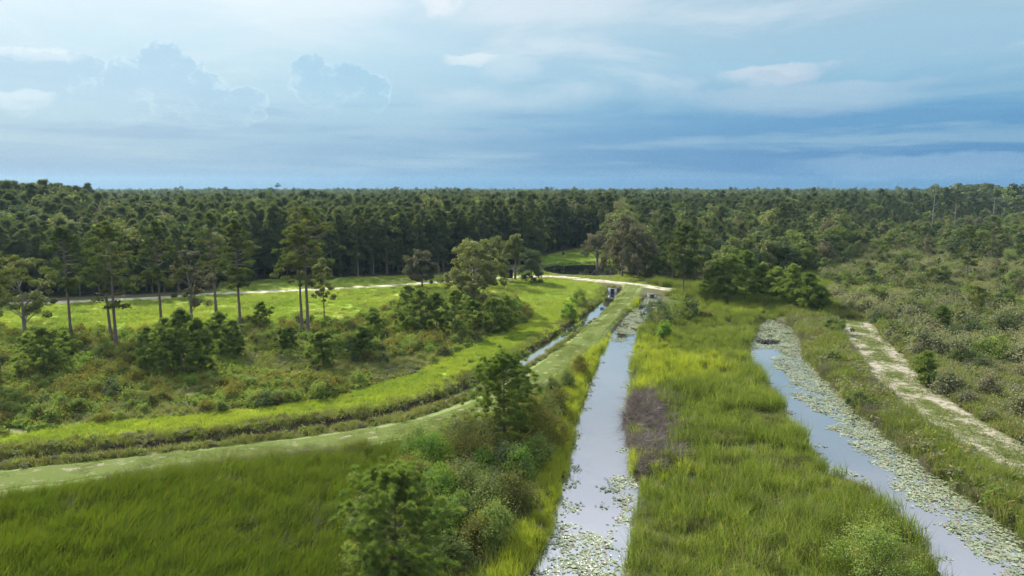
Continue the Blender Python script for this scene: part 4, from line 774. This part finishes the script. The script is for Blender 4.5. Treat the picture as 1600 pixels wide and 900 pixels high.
thing('hunting_blind', 'small black box hunting blind on short legs under the oak', 'hunting blind', x_, y_, (
    ('cabin', mb(lambda b: box(b, (0, 0, 2.1), (1.7, 1.7, 1.9)), 'cabin', Mw)), ('roof', mb(lambda b: (box(b, (0, 0, 3.1), (2.0, 2.0, .1)), box(b, (0, 0, 3.2), (1.5, 1.5, .08))), 'roof', Mw)),
    ('window', mb(lambda b: (box(b, (0, -.865, 2.5), (1.1, .03, .4)), box(b, (0, .865, 2.5), (1.1, .03, .4))), 'window', Mdark)),
    ('leg', mb(lambda b: box(b, (-.75, -.75, .55), (.12, .12, 1.15)), 'leg', Mwood)), ('leg', mb(lambda b: box(b, (.75, -.75, .55), (.12, .12, 1.15)), 'leg', Mwood)), ('leg', mb(lambda b: box(b, (.75, .75, .55), (.12, .12, 1.15)), 'leg', Mwood)), ('leg', mb(lambda b: box(b, (-.75, .75, .55), (.12, .12, 1.15)), 'leg', Mwood)),
    ('ladder', mb(lambda b: (tube(b, [(-.3, -1.5, 0), (-.3, -.92, 1.5)], .035, 5), tube(b, [(.3, -1.5, 0), (.3, -.92, 1.5)], .035, 5), [tube(b, [(-.3, -1.5+.19*q, .5*q), (.3, -1.5+.19*q, .5*q)], .03, 5) for q in (1, 2)]), 'ladder', Mgalv))))
x_, y_ = base(880, 407)
def barrel(b):
    tube(b, [(0, 0, 1.7), (0, 0, 1.95), (0, 0, 2.0), (0, 0, 2.6), (0, 0, 2.66), (0, 0, 2.9)], [.12, .38, .42, .42, .45, .30], 14)
thing('game_feeder', 'black barrel game feeder on thin legs in the far clearing', 'feeder', x_, y_, (('barrel', mb(barrel, 'barrel', Mblack)),)+tuple(('leg', mb(lambda b, q=q: tube(b, [(math.cos(q)*.4, math.sin(q)*.4, 2.1), (math.cos(q)*.85, math.sin(q)*.85, 0)], .045, 6), 'leg', Mgalv)) for q in (.5, 2.6, 4.7)))
def culvert(px, py, label, rot):
    x_, y_ = P(px, py, -.6)
    thing('culvert', label, 'culvert', x_, y_, (
        ('wing_wall', mb(lambda b: box(b, (-.95, 0, .75), (.85, .16, 1.7)), 'wing_wall', Mgalv)), ('wing_wall', mb(lambda b: box(b, (.95, 0, .75), (.85, .16, 1.7)), 'wing_wall', Mgalv)),
        ('gate', mb(lambda b: (box(b, (0, .05, .72), (1.04, .06, 1.5)),), 'gate', Mdark)), ('crossbeam', mb(lambda b: box(b, (0, -.02, 1.68), (2.9, .26, .15)), 'crossbeam', Mgalv)),
        ('pipe', mb(lambda b: (tube(b, [(0, .1, .35), (0, 5.5, .35)], .5, 14),), 'pipe', Mgalv)), ('post', mb(lambda b: tube(b, [(.57, -.12, -.3), (.57, -.12, 2.0)], .05, 6), 'post', Mwood))), rot, (.72, .8, .72), z=-.75)
culvert(1019, 467, 'pale water control culvert closing the top of the middle channel', 0.0); culvert(957, 458, 'pale water control culvert at the upper end of the ditch', -.3)
x_, y_ = P(1200, 535, WZ)
def roots(b):
    r0_ = np.random.default_rng(5)
    for i in range(16):
        a_ = r0_.uniform(0, 6.28); L = r0_.uniform(.4, 1.5); c0 = np.array([r0_.normal(0, .5), r0_.normal(0, .3), -.1]); tube(b, [c0, c0+np.array([math.cos(a_)*L*.5, math.sin(a_)*L*.3, r0_.uniform(.15, .5)]), c0+np.array([math.cos(a_)*L, math.sin(a_)*L*.5, r0_.uniform(-.1, .3)])], [.16, .12, .03], 6)
    tube(b, [(-1.4, 0, .02), (-.4, .1, .18), (.8, 0, .15), (1.7, .2, .0)], [.1, .24, .2, .06], 8)
tag(link('sunken_stump', mb(roots, 'sunken_stump', Mmud), None, (x_, y_, WZ)), 'black waterlogged stump and roots among lily pads in the right channel', 'tree stump')
x_, y_ = base(841, 662); tag(link('fence_post', mb(lambda b: tube(b, [(0, 0, -.1), (.02, .02, 1.0), (.03, 0, 2.0)], [.09, .085, .08], 7), 'fence_post', Mwood), None, (x_, y_, gz(x_, y_))), 'lone grey wooden post right of the tall bushy pine', 'post')
x_, y_ = 1297-800, 0
def mast(b):
    for sx_, sy_ in ((-1, -1), (1, -1), (0, 1)): tube(b, [(sx_*1.1, sy_*1.1, 0), (sx_*.9, sy_*.9, 53)], .12, 4)
    for q in range(30): tube(b, [(-1, -1, q*1.75), (1, -1, q*1.75+.8), (0, 1, q*1.75+1.6), (-1, -1, q*1.75+2.2)], .07, 3, False)
    box(b, (0, 0, 50), (3, 3, .4)); box(b, (0, 0, 55), (.3, .3, 4))
tag(link('radio_mast', mb(mast, 'radio_mast', Mgalv), None, (497/1067*3000*1.0, 3000*math.cos(0), 0)), 'thin lattice mast poking above the far skyline at right', 'mast')

# ------------------------------------------------------------------ labels that still coincide get their place in the row
by = {}
for o in list(sc.objects):
    if o.parent is None and 'label' in o and 'group' in o: by.setdefault(o['label'], []).append(o)
ORD = ['first', 'second', 'third', 'fourth', 'fifth', 'sixth', 'seventh', 'eighth', 'ninth', 'tenth', 'eleventh', 'twelfth', 'thirteenth', 'fourteenth', 'fifteenth', 'sixteenth', 'seventeenth', 'eighteenth']
for lb, os_ in by.items():
    n = len(os_)
    if n < 2 or n > 18: continue
    os_.sort(key=lambda o: proj(o.location.x, o.location.y)[0])
    for i, o in enumerate(os_):
        pre = 'leftmost' if i == 0 else 'rightmost' if i == n-1 else 'middle' if n == 3 else ORD[i]+' from left,'
        t_ = pre+' '+lb
        if len(t_.split()) <= 16: o['label'] = t_
# ------------------------------------------------------------------ haze
b = Buf(); box(b, (0, 1600, 38), (9000, 4400, 82)); m, k, out = mat('haze_air'); pv = k.new('ShaderNodeVolumePrincipled'); pv.inputs['Color'].default_value = (.46, .76, .95, 1); pv.inputs['Density'].default_value = .00008; pv.inputs['Anisotropy'].default_value = .3
k.l.new(pv.outputs[0], out.inputs['Volume']); tag(link('haze', b.mesh('haze', m)), 'thin blue distance haze over the forest', 'haze', kind='stuff')
